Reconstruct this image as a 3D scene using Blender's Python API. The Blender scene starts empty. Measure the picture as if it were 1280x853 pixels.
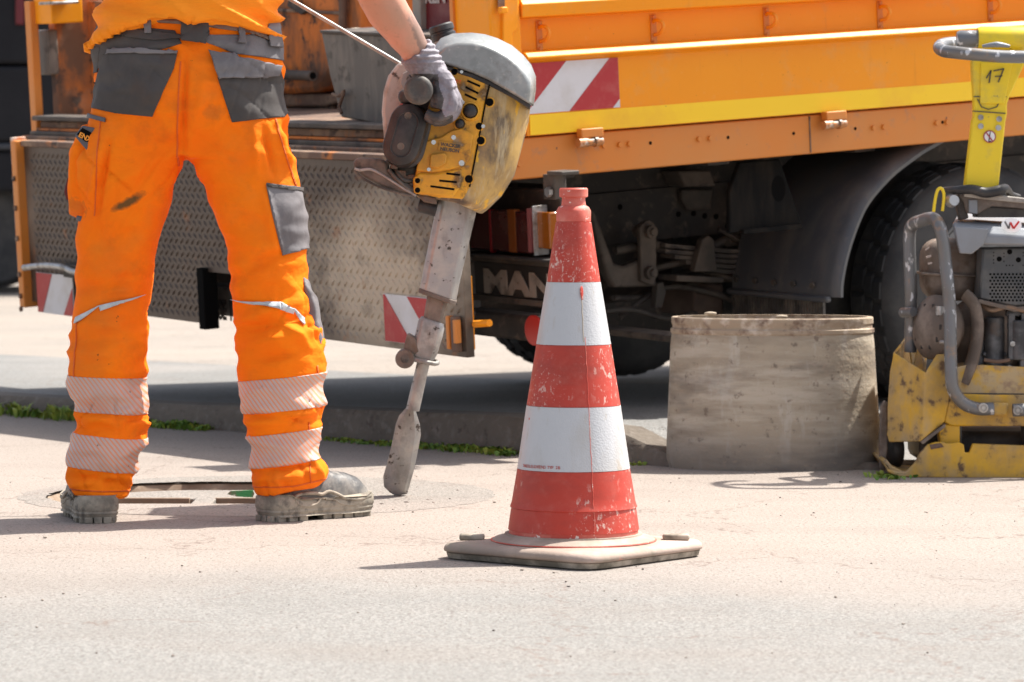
import bpy, bmesh, math, random
from mathutils import Vector, Matrix, noise
R = math.radians
random.seed(7)
S = bpy.context.scene
COL = S.collection
FPX, HZ, CH = 4300.0, 250.0, 0.72     # focal length in pixels of the 1280 px photo, horizon row, camera height

def P(px, py, Y):
    return Vector(((px-640)/FPX*Y, Y, CH-(py-HZ)/FPX*Y))

# ------------------------------------------------------------------ materials
MATS = {}
def mat(name, base, rough=.6, metal=0., layers=(), bumps=(), spec=.5, coat=0., sheen=0., trans=0.):
    if name in MATS: return MATS[name]
    m = bpy.data.materials.new(name); m.use_nodes = True
    nt = m.node_tree; N = nt.nodes; L = nt.links
    b = N['Principled BSDF']
    b.inputs['Roughness'].default_value = rough
    b.inputs['Metallic'].default_value = metal
    b.inputs['Specular IOR Level'].default_value = spec
    if coat: b.inputs['Coat Weight'].default_value = coat; b.inputs['Coat Roughness'].default_value = .15
    if sheen: b.inputs['Sheen Weight'].default_value = sheen
    tc = N.new('ShaderNodeTexCoord')
    col = None
    base4 = (*base, 1)
    b.inputs['Base Color'].default_value = base4
    def coords(st, rot=None):
        if st == (1, 1, 1) and rot is None: return tc.outputs['Object']
        mp = N.new('ShaderNodeMapping'); L.new(tc.outputs['Object'], mp.inputs['Vector'])
        mp.inputs['Scale'].default_value = st
        if rot: mp.inputs['Rotation'].default_value = rot
        return mp.outputs['Vector']
    rough_sock = None
    for ly in layers:
        d = dict(scale=5, lo=.45, hi=.6, st=(1, 1, 1), det=6, fac=1., typ='noise', rot=None, rgh=None)
        d.update(ly)
        v = coords(d['st'], d['rot'])
        if d['typ'] == 'noise':
            t = N.new('ShaderNodeTexNoise'); t.inputs['Scale'].default_value = d['scale']; t.inputs['Detail'].default_value = d['det']
            t.inputs['Roughness'].default_value = .62
            L.new(v, t.inputs['Vector']); src = t.outputs['Fac']
        elif d['typ'] == 'vor':
            t = N.new('ShaderNodeTexVoronoi'); t.inputs['Scale'].default_value = d['scale']; L.new(v, t.inputs['Vector']); src = t.outputs['Distance']
        elif d['typ'] == 'crack':
            t0 = N.new('ShaderNodeTexNoise'); t0.inputs['Scale'].default_value = d['scale']*3; L.new(v, t0.inputs['Vector'])
            mx = N.new('ShaderNodeMix'); mx.data_type = 'VECTOR'; mx.inputs['Factor'].default_value = .12
            L.new(v, mx.inputs[4]); L.new(t0.outputs['Color'], mx.inputs[5])
            t = N.new('ShaderNodeTexVoronoi'); t.feature = 'DISTANCE_TO_EDGE'; t.inputs['Scale'].default_value = d['scale']; L.new(mx.outputs[1], t.inputs['Vector']); src = t.outputs['Distance']
        elif d['typ'] == 'wave':
            t = N.new('ShaderNodeTexWave'); t.bands_direction = 'DIAGONAL' if d.get('diag') else 'X'; t.inputs['Scale'].default_value = d['scale']; t.inputs['Distortion'].default_value = d.get('dist', 0)
            L.new(v, t.inputs['Vector']); src = t.outputs['Fac']
        elif d['typ'] == 'spot':
            mp = N.new('ShaderNodeMapping'); mp.vector_type = 'TEXTURE'; L.new(tc.outputs['Object'], mp.inputs[0])
            mp.inputs['Location'].default_value = d['at']; mp.inputs['Rotation'].default_value = d.get('tilt', (0, 0, 0)); mp.inputs['Scale'].default_value = d['size']
            ln = N.new('ShaderNodeVectorMath'); ln.operation = 'LENGTH'; L.new(mp.outputs[0], ln.inputs[0])
            t = N.new('ShaderNodeTexNoise'); t.inputs['Scale'].default_value = d['scale']; t.inputs['Detail'].default_value = 5; L.new(tc.outputs['Object'], t.inputs[0])
            am = N.new('ShaderNodeMath'); am.operation = 'MULTIPLY_ADD'; L.new(t.outputs['Fac'], am.inputs[0]); am.inputs[1].default_value = d.get('wob', 1.2); L.new(ln.outputs['Value'], am.inputs[2]); src = am.outputs[0]
        elif d['typ'] == 'z':
            sp = N.new('ShaderNodeSeparateXYZ'); L.new(tc.outputs['Object'], sp.inputs[0]); src = sp.outputs[d.get('ax', 2)]
        r = N.new('ShaderNodeMapRange'); r.inputs['From Min'].default_value = d['lo']; r.inputs['From Max'].default_value = d['hi']
        L.new(src, r.inputs['Value'])
        f = r.outputs['Result']
        if d.get('mask'):
            k = d['mask']
            t2 = N.new('ShaderNodeTexNoise'); t2.inputs['Scale'].default_value = k[0]; t2.inputs['Detail'].default_value = 3
            L.new(tc.outputs['Object'], t2.inputs['Vector'])
            r2 = N.new('ShaderNodeMapRange'); r2.inputs['From Min'].default_value = k[1]; r2.inputs['From Max'].default_value = k[2]
            L.new(t2.outputs['Fac'], r2.inputs['Value'])
            mm = N.new('ShaderNodeMath'); mm.operation = 'MULTIPLY'; L.new(f, mm.inputs[0]); L.new(r2.outputs['Result'], mm.inputs[1]); f = mm.outputs[0]
        if d['fac'] != 1.:
            mm = N.new('ShaderNodeMath'); mm.operation = 'MULTIPLY'; L.new(f, mm.inputs[0]); mm.inputs[1].default_value = d['fac']; f = mm.outputs[0]
        mx = N.new('ShaderNodeMix'); mx.data_type = 'RGBA'
        L.new(f, mx.inputs['Factor'])
        if col is None: mx.inputs[6].default_value = base4
        else: L.new(col, mx.inputs[6])
        mx.inputs[7].default_value = (*d['col'], 1)
        col = mx.outputs[2]
        if d['rgh'] is not None:
            mr = N.new('ShaderNodeMix'); mr.data_type = 'FLOAT'; L.new(f, mr.inputs[0])
            if rough_sock is None: mr.inputs[2].default_value = rough
            else: L.new(rough_sock, mr.inputs[2])
            mr.inputs[3].default_value = d['rgh']; rough_sock = mr.outputs[0]
    if col is not None: L.new(col, b.inputs['Base Color'])
    if rough_sock is not None: L.new(rough_sock, b.inputs['Roughness'])
    prev = None
    for bp in bumps:
        d = dict(scale=50, dist=.002, str=1., st=(1, 1, 1), typ='noise', det=5, rot=None); d.update(bp)
        v = coords(d['st'], d['rot'])
        if d['typ'] == 'noise':
            t = N.new('ShaderNodeTexNoise'); t.inputs['Scale'].default_value = d['scale']; t.inputs['Detail'].default_value = d['det']; L.new(v, t.inputs['Vector']); src = t.outputs['Fac']
        elif d['typ'] == 'vor':
            t = N.new('ShaderNodeTexVoronoi'); t.inputs['Scale'].default_value = d['scale']; L.new(v, t.inputs['Vector']); src = t.outputs['Distance']
        else:
            t = N.new('ShaderNodeTexWave'); t.inputs['Scale'].default_value = d['scale']; L.new(v, t.inputs['Vector']); src = t.outputs['Fac']
            t.bands_direction = d.get('dir', 'X')
        bn = N.new('ShaderNodeBump'); bn.inputs['Strength'].default_value = d['str']; bn.inputs['Distance'].default_value = d['dist']
        L.new(src, bn.inputs['Height'])
        if prev: L.new(prev, bn.inputs['Normal'])
        prev = bn.outputs['Normal']
    if prev: L.new(prev, b.inputs['Normal'])
    MATS[name] = m
    return m

DUST = (.38, .31, .25)
def orange_paint(n='orange_paint', dirt=.35):
    return mat(n, (.92, .325, .006), .42, spec=.3, layers=[dict(col=(.82, .25, .005), scale=1.2, lo=.35, hi=.75, fac=.5),
        dict(col=(.60, .36, .16), scale=9, lo=.55, hi=.75, fac=dirt, rgh=.7),
        dict(col=(.9, .42, .12), scale=45, lo=.60, hi=.72, fac=.25*dirt/.35),
        dict(col=(.60, .20, .02), scale=7, lo=.62, hi=.74, st=(5, 5, .5), fac=.30), dict(col=(.16, .06, .02), scale=120, lo=.70, hi=.73, rgh=.8),
        dict(col=(.13, .05, .025), scale=38, lo=.715, hi=.74, mask=(3, .45, .6), rgh=.8)], bumps=[dict(scale=6, dist=.004, str=.25)])
M = {}
def mats():
    M['orange'] = orange_paint()
    M['orange_beam'] = mat('orange_beam', (.66, .21, .025), .5, layers=[dict(col=(.58, .24, .06), scale=3, lo=.4, hi=.7, fac=.7), dict(col=(.35, .19, .12), scale=20, lo=.6, hi=.72, fac=.5), dict(col=(.12, .05, .03), scale=60, lo=.69, hi=.72)], bumps=[dict(scale=8, dist=.003, str=.3)])
    M['orange_rust'] = mat('orange_rust', (.62, .17, .02), .6, layers=[dict(col=(.16, .08, .045), scale=5, lo=.42, hi=.58, st=(1, 1, .45), rgh=.85), dict(col=(.07, .045, .035), scale=14, lo=.54, hi=.64, rgh=.9), dict(col=(.36, .28, .2), scale=4, lo=.6, hi=.8, fac=.5)], bumps=[dict(scale=30, dist=.003, str=.5)])
    M['rusty'] = mat('rusty_steel', (.14, .085, .06), .8, layers=[dict(col=(.30, .20, .13), scale=8, lo=.45, hi=.65), dict(col=(.42, .14, .03), scale=6, lo=.58, hi=.66), dict(col=(.05, .035, .03), scale=16, lo=.55, hi=.65)], bumps=[dict(scale=50, dist=.003, str=.5)])
    M['yellow_tape'] = mat('yellow_tape', (.97, .60, .006), .4, layers=[dict(col=(.8, .36, .02), scale=5, lo=.5, hi=.75, fac=.6), dict(col=(.3, .16, .06), scale=60, lo=.69, hi=.72)], bumps=[dict(scale=12, dist=.002, str=.3)])
    M['tape_red'] = mat('tape_red', (.42, .02, .025), .45, layers=[dict(col=(.5, .12, .1), scale=20, lo=.5, hi=.7, fac=.5), dict(col=(.6, .4, .35), scale=60, lo=.68, hi=.72, fac=.6)], bumps=[dict(scale=400, dist=.0004, str=.5)])
    M['tape_white'] = mat('tape_white', (.66, .66, .68), .45, layers=[dict(col=(.5, .47, .43), scale=10, lo=.45, hi=.7, fac=.6), dict(col=(.35, .28, .2), scale=50, lo=.67, hi=.7, fac=.5)], bumps=[dict(scale=400, dist=.0004, str=.5)])
    M['chassis'] = mat('chassis', (.026, .022, .020), .65, layers=[dict(col=(.085, .063, .048), scale=4, lo=.45, hi=.65, fac=.8), dict(col=(.16, .12, .09), scale=22, lo=.56, hi=.66, fac=.5)], bumps=[dict(scale=40, dist=.003, str=.4)])
    M['chassis2'] = mat('chassis_light', (.062, .052, .043), .7, layers=[dict(col=(.13, .10, .078), scale=6, lo=.45, hi=.65), dict(col=(.04, .03, .028), scale=18, lo=.55, hi=.66)], bumps=[dict(scale=40, dist=.003, str=.4)])
    M['black'] = mat('black', (.006, .006, .006), .95, spec=.05)
    M['guard'] = mat('guard_plastic', (.075, .079, .088), .36, layers=[dict(col=(.14, .13, .12), scale=3, lo=.42, hi=.7, st=(5, 5, .6), fac=.8, rgh=.7), dict(col=(.16, .14, .12), scale=30, lo=.58, hi=.7, fac=.4)], bumps=[dict(scale=25, dist=.002, str=.3)])
    M['tyre'] = mat('tyre_rubber', (.022, .022, .023), .75, layers=[dict(col=(.07, .065, .06), scale=6, lo=.4, hi=.65, fac=.8)], bumps=[dict(scale=60, dist=.002, str=.3)])
    M['guard_dark'] = mat('guard_dark', (.010, .010, .010), .9, spec=.08, layers=[dict(col=(.026, .022, .018), scale=5, lo=.45, hi=.7, st=(3, 3, .6))], bumps=[dict(scale=25, dist=.002, str=.3)])
    M['alu'] = mat('dirty_aluminium', (.46, .44, .41), .5, metal=.1, layers=[dict(col=(.22, .17, .13), scale=9, lo=.48, hi=.62), dict(col=(.08, .06, .05), scale=22, lo=.58, hi=.64)], bumps=[dict(scale=40, dist=.003, str=.4)])
    M['rim'] = mat('rim_grey', (.17, .17, .17), .6, layers=[dict(col=(.08, .075, .07), scale=6, lo=.4, hi=.65)], bumps=[dict(scale=30, dist=.002, str=.3)])
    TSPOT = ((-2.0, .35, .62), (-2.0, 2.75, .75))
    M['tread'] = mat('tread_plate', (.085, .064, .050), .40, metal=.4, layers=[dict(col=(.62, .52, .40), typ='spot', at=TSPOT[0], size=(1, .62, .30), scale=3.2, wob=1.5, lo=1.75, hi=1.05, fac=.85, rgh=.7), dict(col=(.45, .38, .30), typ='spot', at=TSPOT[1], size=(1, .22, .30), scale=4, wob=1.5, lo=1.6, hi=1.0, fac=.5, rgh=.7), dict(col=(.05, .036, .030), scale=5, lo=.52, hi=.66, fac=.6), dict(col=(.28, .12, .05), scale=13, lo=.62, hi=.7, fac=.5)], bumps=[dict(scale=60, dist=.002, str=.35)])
    M['zinc'] = mat('zinc', (.45, .45, .45), .4, metal=.7, layers=[dict(col=(.2, .17, .14), scale=30, lo=.45, hi=.65)])
    M['steel_dirty'] = mat('steel_dirty', (.36, .355, .345), .45, metal=.35, layers=[dict(col=(.13, .105, .08), scale=9, lo=.43, hi=.62, st=(1, 1, .3), fac=.8, rgh=.7), dict(col=(.46, .43, .39), scale=22, lo=.47, hi=.62, fac=.8), dict(col=(.07, .055, .045), scale=50, lo=.61, hi=.66)], bumps=[dict(scale=70, dist=.002, str=.5)])
    M['lamp_red'] = mat('lamp_red', (.055, .005, .007), .15, layers=[dict(col=(.10, .05, .04), scale=9, lo=.45, hi=.7, fac=.6, rgh=.5)], coat=.5)
    M['lamp_amber'] = mat('lamp_amber', (.30, .085, .006), .15, layers=[dict(col=(.30, .14, .05), scale=9, lo=.45, hi=.7, fac=.6, rgh=.5)], coat=.5)
    M['grey_letter'] = mat('grey_letter', (.30, .255, .215), .7, layers=[dict(col=(.12, .10, .08), scale=20, lo=.5, hi=.7, fac=.7)])
    M['plate_white'] = mat('plate_white', (.20, .185, .165), .6, layers=[dict(col=(.08, .07, .06), scale=15, lo=.45, hi=.65, fac=.7)])
    M['greybox'] = mat('greybox', (.13, .115, .10), .6, metal=.2, layers=[dict(col=(.24, .20, .165), scale=7, lo=.45, hi=.68, st=(3, 3, .5), fac=.8), dict(col=(.06, .05, .04), scale=20, lo=.55, hi=.65, fac=.7)], bumps=[dict(scale=30, dist=.002, str=.3)])
    M['maroon'] = mat('maroon', (.17, .012, .016), .5, layers=[dict(col=(.28, .1, .09), scale=12, lo=.5, hi=.7, fac=.5)])
    M['van'] = mat('van_paint', (.016, .016, .019), .75, spec=.15, layers=[dict(col=(.022, .022, .025), scale=2, lo=.4, hi=.7)])
    M['van_strip'] = mat('van_strip', (.035, .038, .05), .6, layers=[dict(col=(.03, .032, .036), scale=2, lo=.4, hi=.7)])
    # cone
    sp = dict(col=(.66, .46, .39), scale=80, lo=.575, hi=.63, mask=(6.5, .47, .60), st=(1, 1, .6))
    M['cone_red'] = mat('cone_red', (.45, .034, .014), .5, layers=[dict(col=(.50, .05, .03), scale=7, lo=.4, hi=.7, fac=.8), dict(col=(.24, .03, .018), scale=5, lo=.47, hi=.7, fac=.7, st=(1, 1, 2.5)), dict(col=(.50, .14, .10), scale=30, lo=.5, hi=.8, fac=.4), sp, dict(col=(.28, .03, .03), scale=26, lo=.62, hi=.7, fac=.6), dict(col=(.70, .50, .43), scale=190, lo=.60, hi=.64, mask=(6, .50, .62), fac=.7)], bumps=[dict(scale=300, dist=.0006, str=.4, st=(1, 1, 3)), dict(scale=12, dist=.002, str=.3)])
    M['cone_body'] = mat('cone_body', (.56, .065, .04), .6, layers=[dict(col=(.68, .24, .18), scale=12, lo=.42, hi=.68, fac=.8), dict(col=(.82, .68, .60), scale=90, lo=.63, hi=.66)], bumps=[dict(scale=60, dist=.001, str=.4)])
    M['cone_white'] = mat('cone_white', (.50, .505, .52), .4, layers=[dict(col=(.47, .465, .475), scale=5, lo=.4, hi=.7, fac=.6), dict(col=(.38, .34, .28), scale=4.5, lo=.50, hi=.70, fac=.55, st=(2, 2, .7)), dict(col=(.40, .33, .25), scale=26, lo=.58, hi=.68, fac=.8, mask=(6, .40, .55), st=(1.5, 1.5, .6)), dict(col=(.5, .08, .05), scale=40, lo=.70, hi=.72, mask=(7, .5, .6))], bumps=[dict(scale=260, dist=.0006, str=.6, typ='vor'), dict(scale=12, dist=.002, str=.2)])
    M['cone_base'] = mat('cone_base', (.31, .24, .195), .85, layers=[dict(col=(.44, .34, .285), scale=7, lo=.42, hi=.62), dict(col=(.27, .235, .18), scale=10, lo=.54, hi=.66, fac=.9), dict(col=(.60, .22, .17), scale=26, lo=.66, hi=.72, fac=.6)], bumps=[dict(scale=60, dist=.003, str=.5)])
    M['cone_foot'] = mat('cone_foot', (.14, .12, .09), .85, layers=[dict(col=(.42, .36, .29), scale=14, lo=.45, hi=.65)], bumps=[dict(scale=60, dist=.003, str=.5)])
    M['mud'] = mat('mud', (.40, .33, .25), .9, bumps=[dict(scale=80, dist=.003, str=.6)])
    # clothing
    F = (1., .212, .006)
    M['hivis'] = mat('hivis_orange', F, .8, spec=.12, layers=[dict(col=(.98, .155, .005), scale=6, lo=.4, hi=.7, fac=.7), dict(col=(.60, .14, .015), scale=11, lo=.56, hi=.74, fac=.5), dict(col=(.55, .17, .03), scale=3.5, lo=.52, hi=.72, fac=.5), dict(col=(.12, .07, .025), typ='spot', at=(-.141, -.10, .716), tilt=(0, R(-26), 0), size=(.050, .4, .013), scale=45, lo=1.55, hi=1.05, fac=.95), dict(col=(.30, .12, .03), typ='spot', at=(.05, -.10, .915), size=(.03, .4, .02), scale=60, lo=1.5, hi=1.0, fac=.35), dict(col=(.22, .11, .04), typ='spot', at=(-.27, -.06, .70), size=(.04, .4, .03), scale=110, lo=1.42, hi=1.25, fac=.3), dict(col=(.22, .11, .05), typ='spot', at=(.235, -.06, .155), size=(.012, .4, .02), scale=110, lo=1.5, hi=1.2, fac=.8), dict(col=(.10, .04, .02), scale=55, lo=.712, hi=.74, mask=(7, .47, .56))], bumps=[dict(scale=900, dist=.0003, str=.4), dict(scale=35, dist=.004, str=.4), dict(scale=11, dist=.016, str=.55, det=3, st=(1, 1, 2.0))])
    M['shirt'] = mat('hivis_shirt', (1., .30, .012), .75, spec=.25, layers=[dict(col=(1., .24, .008), scale=5, lo=.4, hi=.7, fac=.7)], bumps=[dict(scale=1200, dist=.0003, str=.4), dict(scale=18, dist=.004, str=.3), dict(scale=9, dist=.02, str=.6, det=3, st=(1, 1, 3.2))])
    M['hem'] = mat('hem_thread', (.72, .12, .01), .8)
    M['grey_cloth'] = mat('grey_cloth', (.050, .043, .040), .75, layers=[dict(col=(.072, .062, .058), scale=9, lo=.42, hi=.66), dict(col=(.10, .055, .035), scale=5, lo=.58, hi=.72, fac=.6)], bumps=[dict(scale=900, dist=.0004, str=.5), dict(scale=25, dist=.004, str=.4)])
    M['grey_cloth2'] = mat('grey_cloth_pale', (.13, .12, .125), .7, layers=[dict(col=(.19, .175, .18), scale=9, lo=.42, hi=.66)], bumps=[dict(scale=900, dist=.0004, str=.5), dict(scale=25, dist=.006, str=.5)])
    M['grey_trim'] = mat('grey_trim', (.10, .10, .115), .75)
    M['belt'] = mat('belt_leather', (.15, .085, .06), .5, layers=[dict(col=(.2, .15, .13), scale=30, lo=.45, hi=.7)])
    M['reflect'] = mat('reflective_band', (.55, .42, .375), .5, layers=[dict(col=(.78, .22, .06), scale=38, lo=.5, hi=.75, typ='wave', rot=(0, R(38), 0), fac=.75), dict(col=(.42, .32, .28), scale=10, lo=.5, hi=.72, fac=.5), dict(col=(.22, .15, .11), scale=36, lo=.68, hi=.72)], bumps=[dict(scale=25, dist=.003, str=.3)])
    M['reflect_grey'] = mat('reflective_piping', (.42, .46, .48), .4, layers=[dict(col=(.55, .58, .6), scale=30, lo=.45, hi=.65)])
    M['stain'] = mat('stain', (.12, .075, .03), .85, layers=[dict(col=(.5, .12, .01), scale=40, lo=.5, hi=.62, st=(1, 1, 3))])
    M['skin'] = mat('skin', (.50, .27, .185), .48, layers=[dict(col=(.68, .29, .20), scale=10, lo=.4, hi=.7, fac=.7), dict(col=(.36, .20, .13), scale=70, lo=.56, hi=.7, fac=.5), dict(col=(.12, .11, .10), typ='spot', at=(.513, .19, 1.08), size=(.016, .2, .075), tilt=(0, R(-28), 0), scale=70, lo=1.75, hi=1.45, fac=.6)], bumps=[dict(scale=220, dist=.0008, str=.35), dict(scale=30, dist=.002, str=.3)])
    M['hair'] = mat('hair', (.05, .03, .02), .7, bumps=[dict(scale=90, dist=.004, str=.8)])
    M['glove'] = mat('glove_knit', (.27, .25, .28), .85, layers=[dict(col=(.15, .135, .15), scale=16, lo=.46, hi=.62, fac=.85), dict(col=(.42, .40, .44), scale=24, lo=.52, hi=.66, fac=.6)], bumps=[dict(scale=500, dist=.001, str=.5), dict(scale=45, dist=.004, str=.4)])
    M['glove_dip'] = mat('glove_rubber', (.035, .033, .035), .55, layers=[dict(col=(.13, .12, .12), scale=20, lo=.45, hi=.66, fac=.8)], bumps=[dict(scale=60, dist=.003, str=.5)])
    M['boot'] = mat('boot_leather', (.04, .042, .045), .45, layers=[dict(col=(.24, .22, .195), scale=11, lo=.44, hi=.62, fac=.85, rgh=.8), dict(col=(.30, .28, .25), scale=40, lo=.56, hi=.66, fac=.5)], bumps=[dict(scale=60, dist=.003, str=.4)])
    M['sole'] = mat('boot_sole', (.17, .15, .12), .85, layers=[dict(col=(.38, .33, .26), scale=14, lo=.40, hi=.56, fac=.85), dict(col=(.06, .055, .05), scale=24, lo=.55, hi=.66, fac=.7)], bumps=[dict(scale=80, dist=.003, str=.5)])
    # breaker / compactor
    M['by'] = mat('breaker_yellow', (.74, .36, .012), .42, layers=[dict(col=(.40, .19, .03), scale=8, lo=.45, hi=.66, fac=.9, rgh=.7), dict(col=(.10, .06, .03), scale=17, lo=.55, hi=.64, fac=.9, rgh=.8), dict(col=(.5, .4, .25), scale=34, lo=.6, hi=.7, fac=.5)], bumps=[dict(scale=40, dist=.002, str=.35)])
    M['bflank'] = mat('breaker_flank', (.50, .32, .10), .6, layers=[dict(col=(.22, .15, .085), scale=5, lo=.42, hi=.56, rgh=.7), dict(col=(.08, .06, .048), scale=7, lo=.47, hi=.56, st=(1, 1, .5), fac=.95), dict(col=(.50, .40, .24), scale=20, lo=.52, hi=.64, st=(1.6, 1.6, .22), rot=(0, R(-14), 0), fac=.85), dict(col=(.75, .42, .03), scale=26, lo=.60, hi=.64, st=(1, 1, .4))], bumps=[dict(scale=60, dist=.002, str=.5)])
    M['bdome'] = mat('breaker_dome', (.20, .21, .205), .38, metal=.3, layers=[dict(col=(.33, .345, .34), scale=6, lo=.4, hi=.6), dict(col=(.13, .12, .11), scale=10, lo=.52, hi=.64, fac=.7, rgh=.6), dict(col=(.50, .48, .44), scale=60, lo=.56, hi=.66, fac=.5)], bumps=[dict(scale=12, dist=.003, str=.3)])
    M['brubber'] = mat('black_rubber', (.018, .017, .018), .5, layers=[dict(col=(.07, .062, .058), scale=14, lo=.45, hi=.66, fac=.7)], bumps=[dict(scale=60, dist=.001, str=.4)])
    M['bgreyrub'] = mat('grey_rubber', (.06, .055, .05), .6, layers=[dict(col=(.16, .135, .11), scale=14, lo=.45, hi=.62), dict(col=(.04, .035, .03), scale=30, lo=.55, hi=.65)], bumps=[dict(scale=60, dist=.002, str=.5)])
    M['shiny'] = mat('shiny_bolt', (.6, .6, .6), .25, metal=.9)
    M['engine'] = mat('engine_grey', (.055, .055, .058), .5, metal=.4, layers=[dict(col=(.15, .15, .155), scale=12, lo=.45, hi=.62), dict(col=(.11, .075, .05), scale=9, lo=.55, hi=.66, fac=.8)], bumps=[dict(scale=50, dist=.002, str=.4)])
    M['engine_brown'] = mat('engine_brown', (.13, .10, .08), .65, layers=[dict(col=(.24, .19, .155), scale=12, lo=.45, hi=.62), dict(col=(.10, .055, .03), scale=9, lo=.55, hi=.66, fac=.8)], bumps=[dict(scale=50, dist=.002, str=.4)])
    M['cy'] = mat('compactor_yellow', (.66, .37, .02), .45, layers=[dict(col=(.33, .22, .09), scale=6, lo=.40, hi=.56, fac=.85, rgh=.8), dict(col=(.36, .28, .19), scale=9, lo=.46, hi=.64, fac=.7, st=(1, 1, .5)), dict(col=(.13, .075, .04), scale=24, lo=.57, hi=.66, rgh=.8)], bumps=[dict(scale=40, dist=.002, str=.5)])
    M['cshaft'] = mat('handle_yellow', (.80, .58, .015), .42, layers=[dict(col=(.45, .36, .09), scale=11, lo=.52, hi=.70, fac=.7), dict(col=(.15, .13, .09), scale=40, lo=.68, hi=.71)], bumps=[dict(scale=30, dist=.001, str=.3)])
    M['tube'] = mat('tube_grey', (.17, .175, .185), .45, metal=.4, layers=[dict(col=(.17, .16, .15), scale=7, lo=.45, hi=.62), dict(col=(.55, .56, .58), scale=45, lo=.60, hi=.64, st=(1, 1, .5)), dict(col=(.30, .20, .13), scale=15, lo=.60, hi=.7)], bumps=[dict(scale=50, dist=.001, str=.4)])
    M['cover'] = mat('cover_grey', (.24, .255, .28), .5, metal=.2, layers=[dict(col=(.20, .20, .20), scale=8, lo=.45, hi=.66, fac=.7)], bumps=[dict(scale=40, dist=.001, str=.4)])
    M['muff'] = mat('muffler_guard', (.085, .088, .092), .5, metal=.4, layers=[dict(col=(.2, .18, .16), scale=8, lo=.45, hi=.66, fac=.7)])
    M['drum'] = mat('drum_skin', (.40, .335, .25), .75, layers=[
        dict(col=(.27, .225, .17), scale=5, lo=.42, hi=.62, st=(.8, .8, 2.6), fac=.8), dict(col=(.50, .44, .355), scale=7, lo=.46, hi=.62, st=(.5, .5, 3.5), fac=.8), dict(col=(.52, .48, .42), scale=13, lo=.56, hi=.66, st=(1.6, 1.6, .5), fac=.5), dict(col=(.16, .12, .09), scale=34, lo=.60, hi=.68, fac=.8),
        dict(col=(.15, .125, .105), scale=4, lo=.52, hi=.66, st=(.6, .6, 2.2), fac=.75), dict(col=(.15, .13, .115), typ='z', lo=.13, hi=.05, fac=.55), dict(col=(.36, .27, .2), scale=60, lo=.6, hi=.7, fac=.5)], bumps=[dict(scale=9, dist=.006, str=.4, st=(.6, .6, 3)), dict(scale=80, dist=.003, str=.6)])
    M['drum_rim'] = mat('drum_rim', (.36, .28, .20), .8, layers=[dict(col=(.52, .44, .36), scale=30, lo=.5, hi=.64), dict(col=(.16, .10, .07), scale=16, lo=.52, hi=.64)], bumps=[dict(scale=80, dist=.002, str=.6)])
    M['iron'] = mat('manhole_iron', (.22, .15, .10), .8, layers=[dict(col=(.34, .26, .19), scale=12, lo=.45, hi=.65)], bumps=[dict(scale=60, dist=.002, str=.6)])
    M['green'] = mat('green_paint', (.07, .36, .12), .7, layers=[dict(col=(.24, .22, .14), scale=26, lo=.46, hi=.58)])
    M['leaf'] = mat('leaf', (.10, .20, .02), .6, layers=[dict(col=(.26, .30, .03), scale=14, lo=.45, hi=.6)])
    M['grit'] = mat('grit', (.30, .25, .21), .9, layers=[dict(col=(.12, .1, .09), scale=6, lo=.45, hi=.6)])
    M['white'] = mat('white_sticker', (.75, .75, .75), .4, layers=[dict(col=(.5, .45, .4), scale=40, lo=.6, hi=.7)])
    M['redink'] = mat('red_ink', (.6, .02, .02), .5)
    M['ink'] = mat('dark_ink', (.06, .055, .05), .6)
    M['oink'] = mat('orange_ink', (.85, .32, .03), .6)
    M['creamlet'] = mat('cream_letter', (.5, .42, .38), .6)

# ------------------------------------------------------------------ object helpers
def link(o): COL.objects.link(o); return o
def empty(name, loc, label=None, cat=None, group=None, mtx=None):
    o = link(bpy.data.objects.new(name, None)); o.empty_display_size = .1
    o.matrix_world = mtx if mtx is not None else Matrix.Translation(loc)
    tagit(o, label, cat, group); return o
def tagit(o, label=None, cat=None, group=None, kind=None):
    if label: o['label'] = label
    if cat: o['category'] = cat
    if group: o['group'] = group
    if kind: o['kind'] = kind
    return o
def wm(o):
    m = o.matrix_basis.copy()
    if o.parent: m = wm(o.parent) @ o.matrix_parent_inverse @ m
    return m
def comps(bm, tol):
    bm.verts.index_update(); seen = set(); out = []
    for v in bm.verts:
        if v.index in seen: continue
        st = [v]; seen.add(v.index); c = []
        while st:
            a = st.pop(); c.append(a.index)
            for e in a.link_edges:
                b = e.other_vert(a)
                if b.index not in seen: seen.add(b.index); st.append(b)
        cen = sum((bm.verts[i].co for i in c), Vector())/len(c)
        for o in out:
            if (o[0]-cen).length < tol: o[1].extend(c); break
        else: out.append((cen, c))
    return [set(c) for _, c in out]
def build_each(name, bm, m, parent, tol=.02, **kw):
    '''one object for every separate piece of bm'''
    bm.verts.ensure_lookup_table(); cs_ = comps(bm, tol); res = []
    for c in cs_:
        b2 = bm.copy(); b2.verts.ensure_lookup_table(); b2.verts.index_update()
        bmesh.ops.delete(b2, geom=[v for v in b2.verts if v.index not in c], context='VERTS')
        res.append(build(name, b2, m, parent, **kw))
    bm.free(); return res
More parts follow.
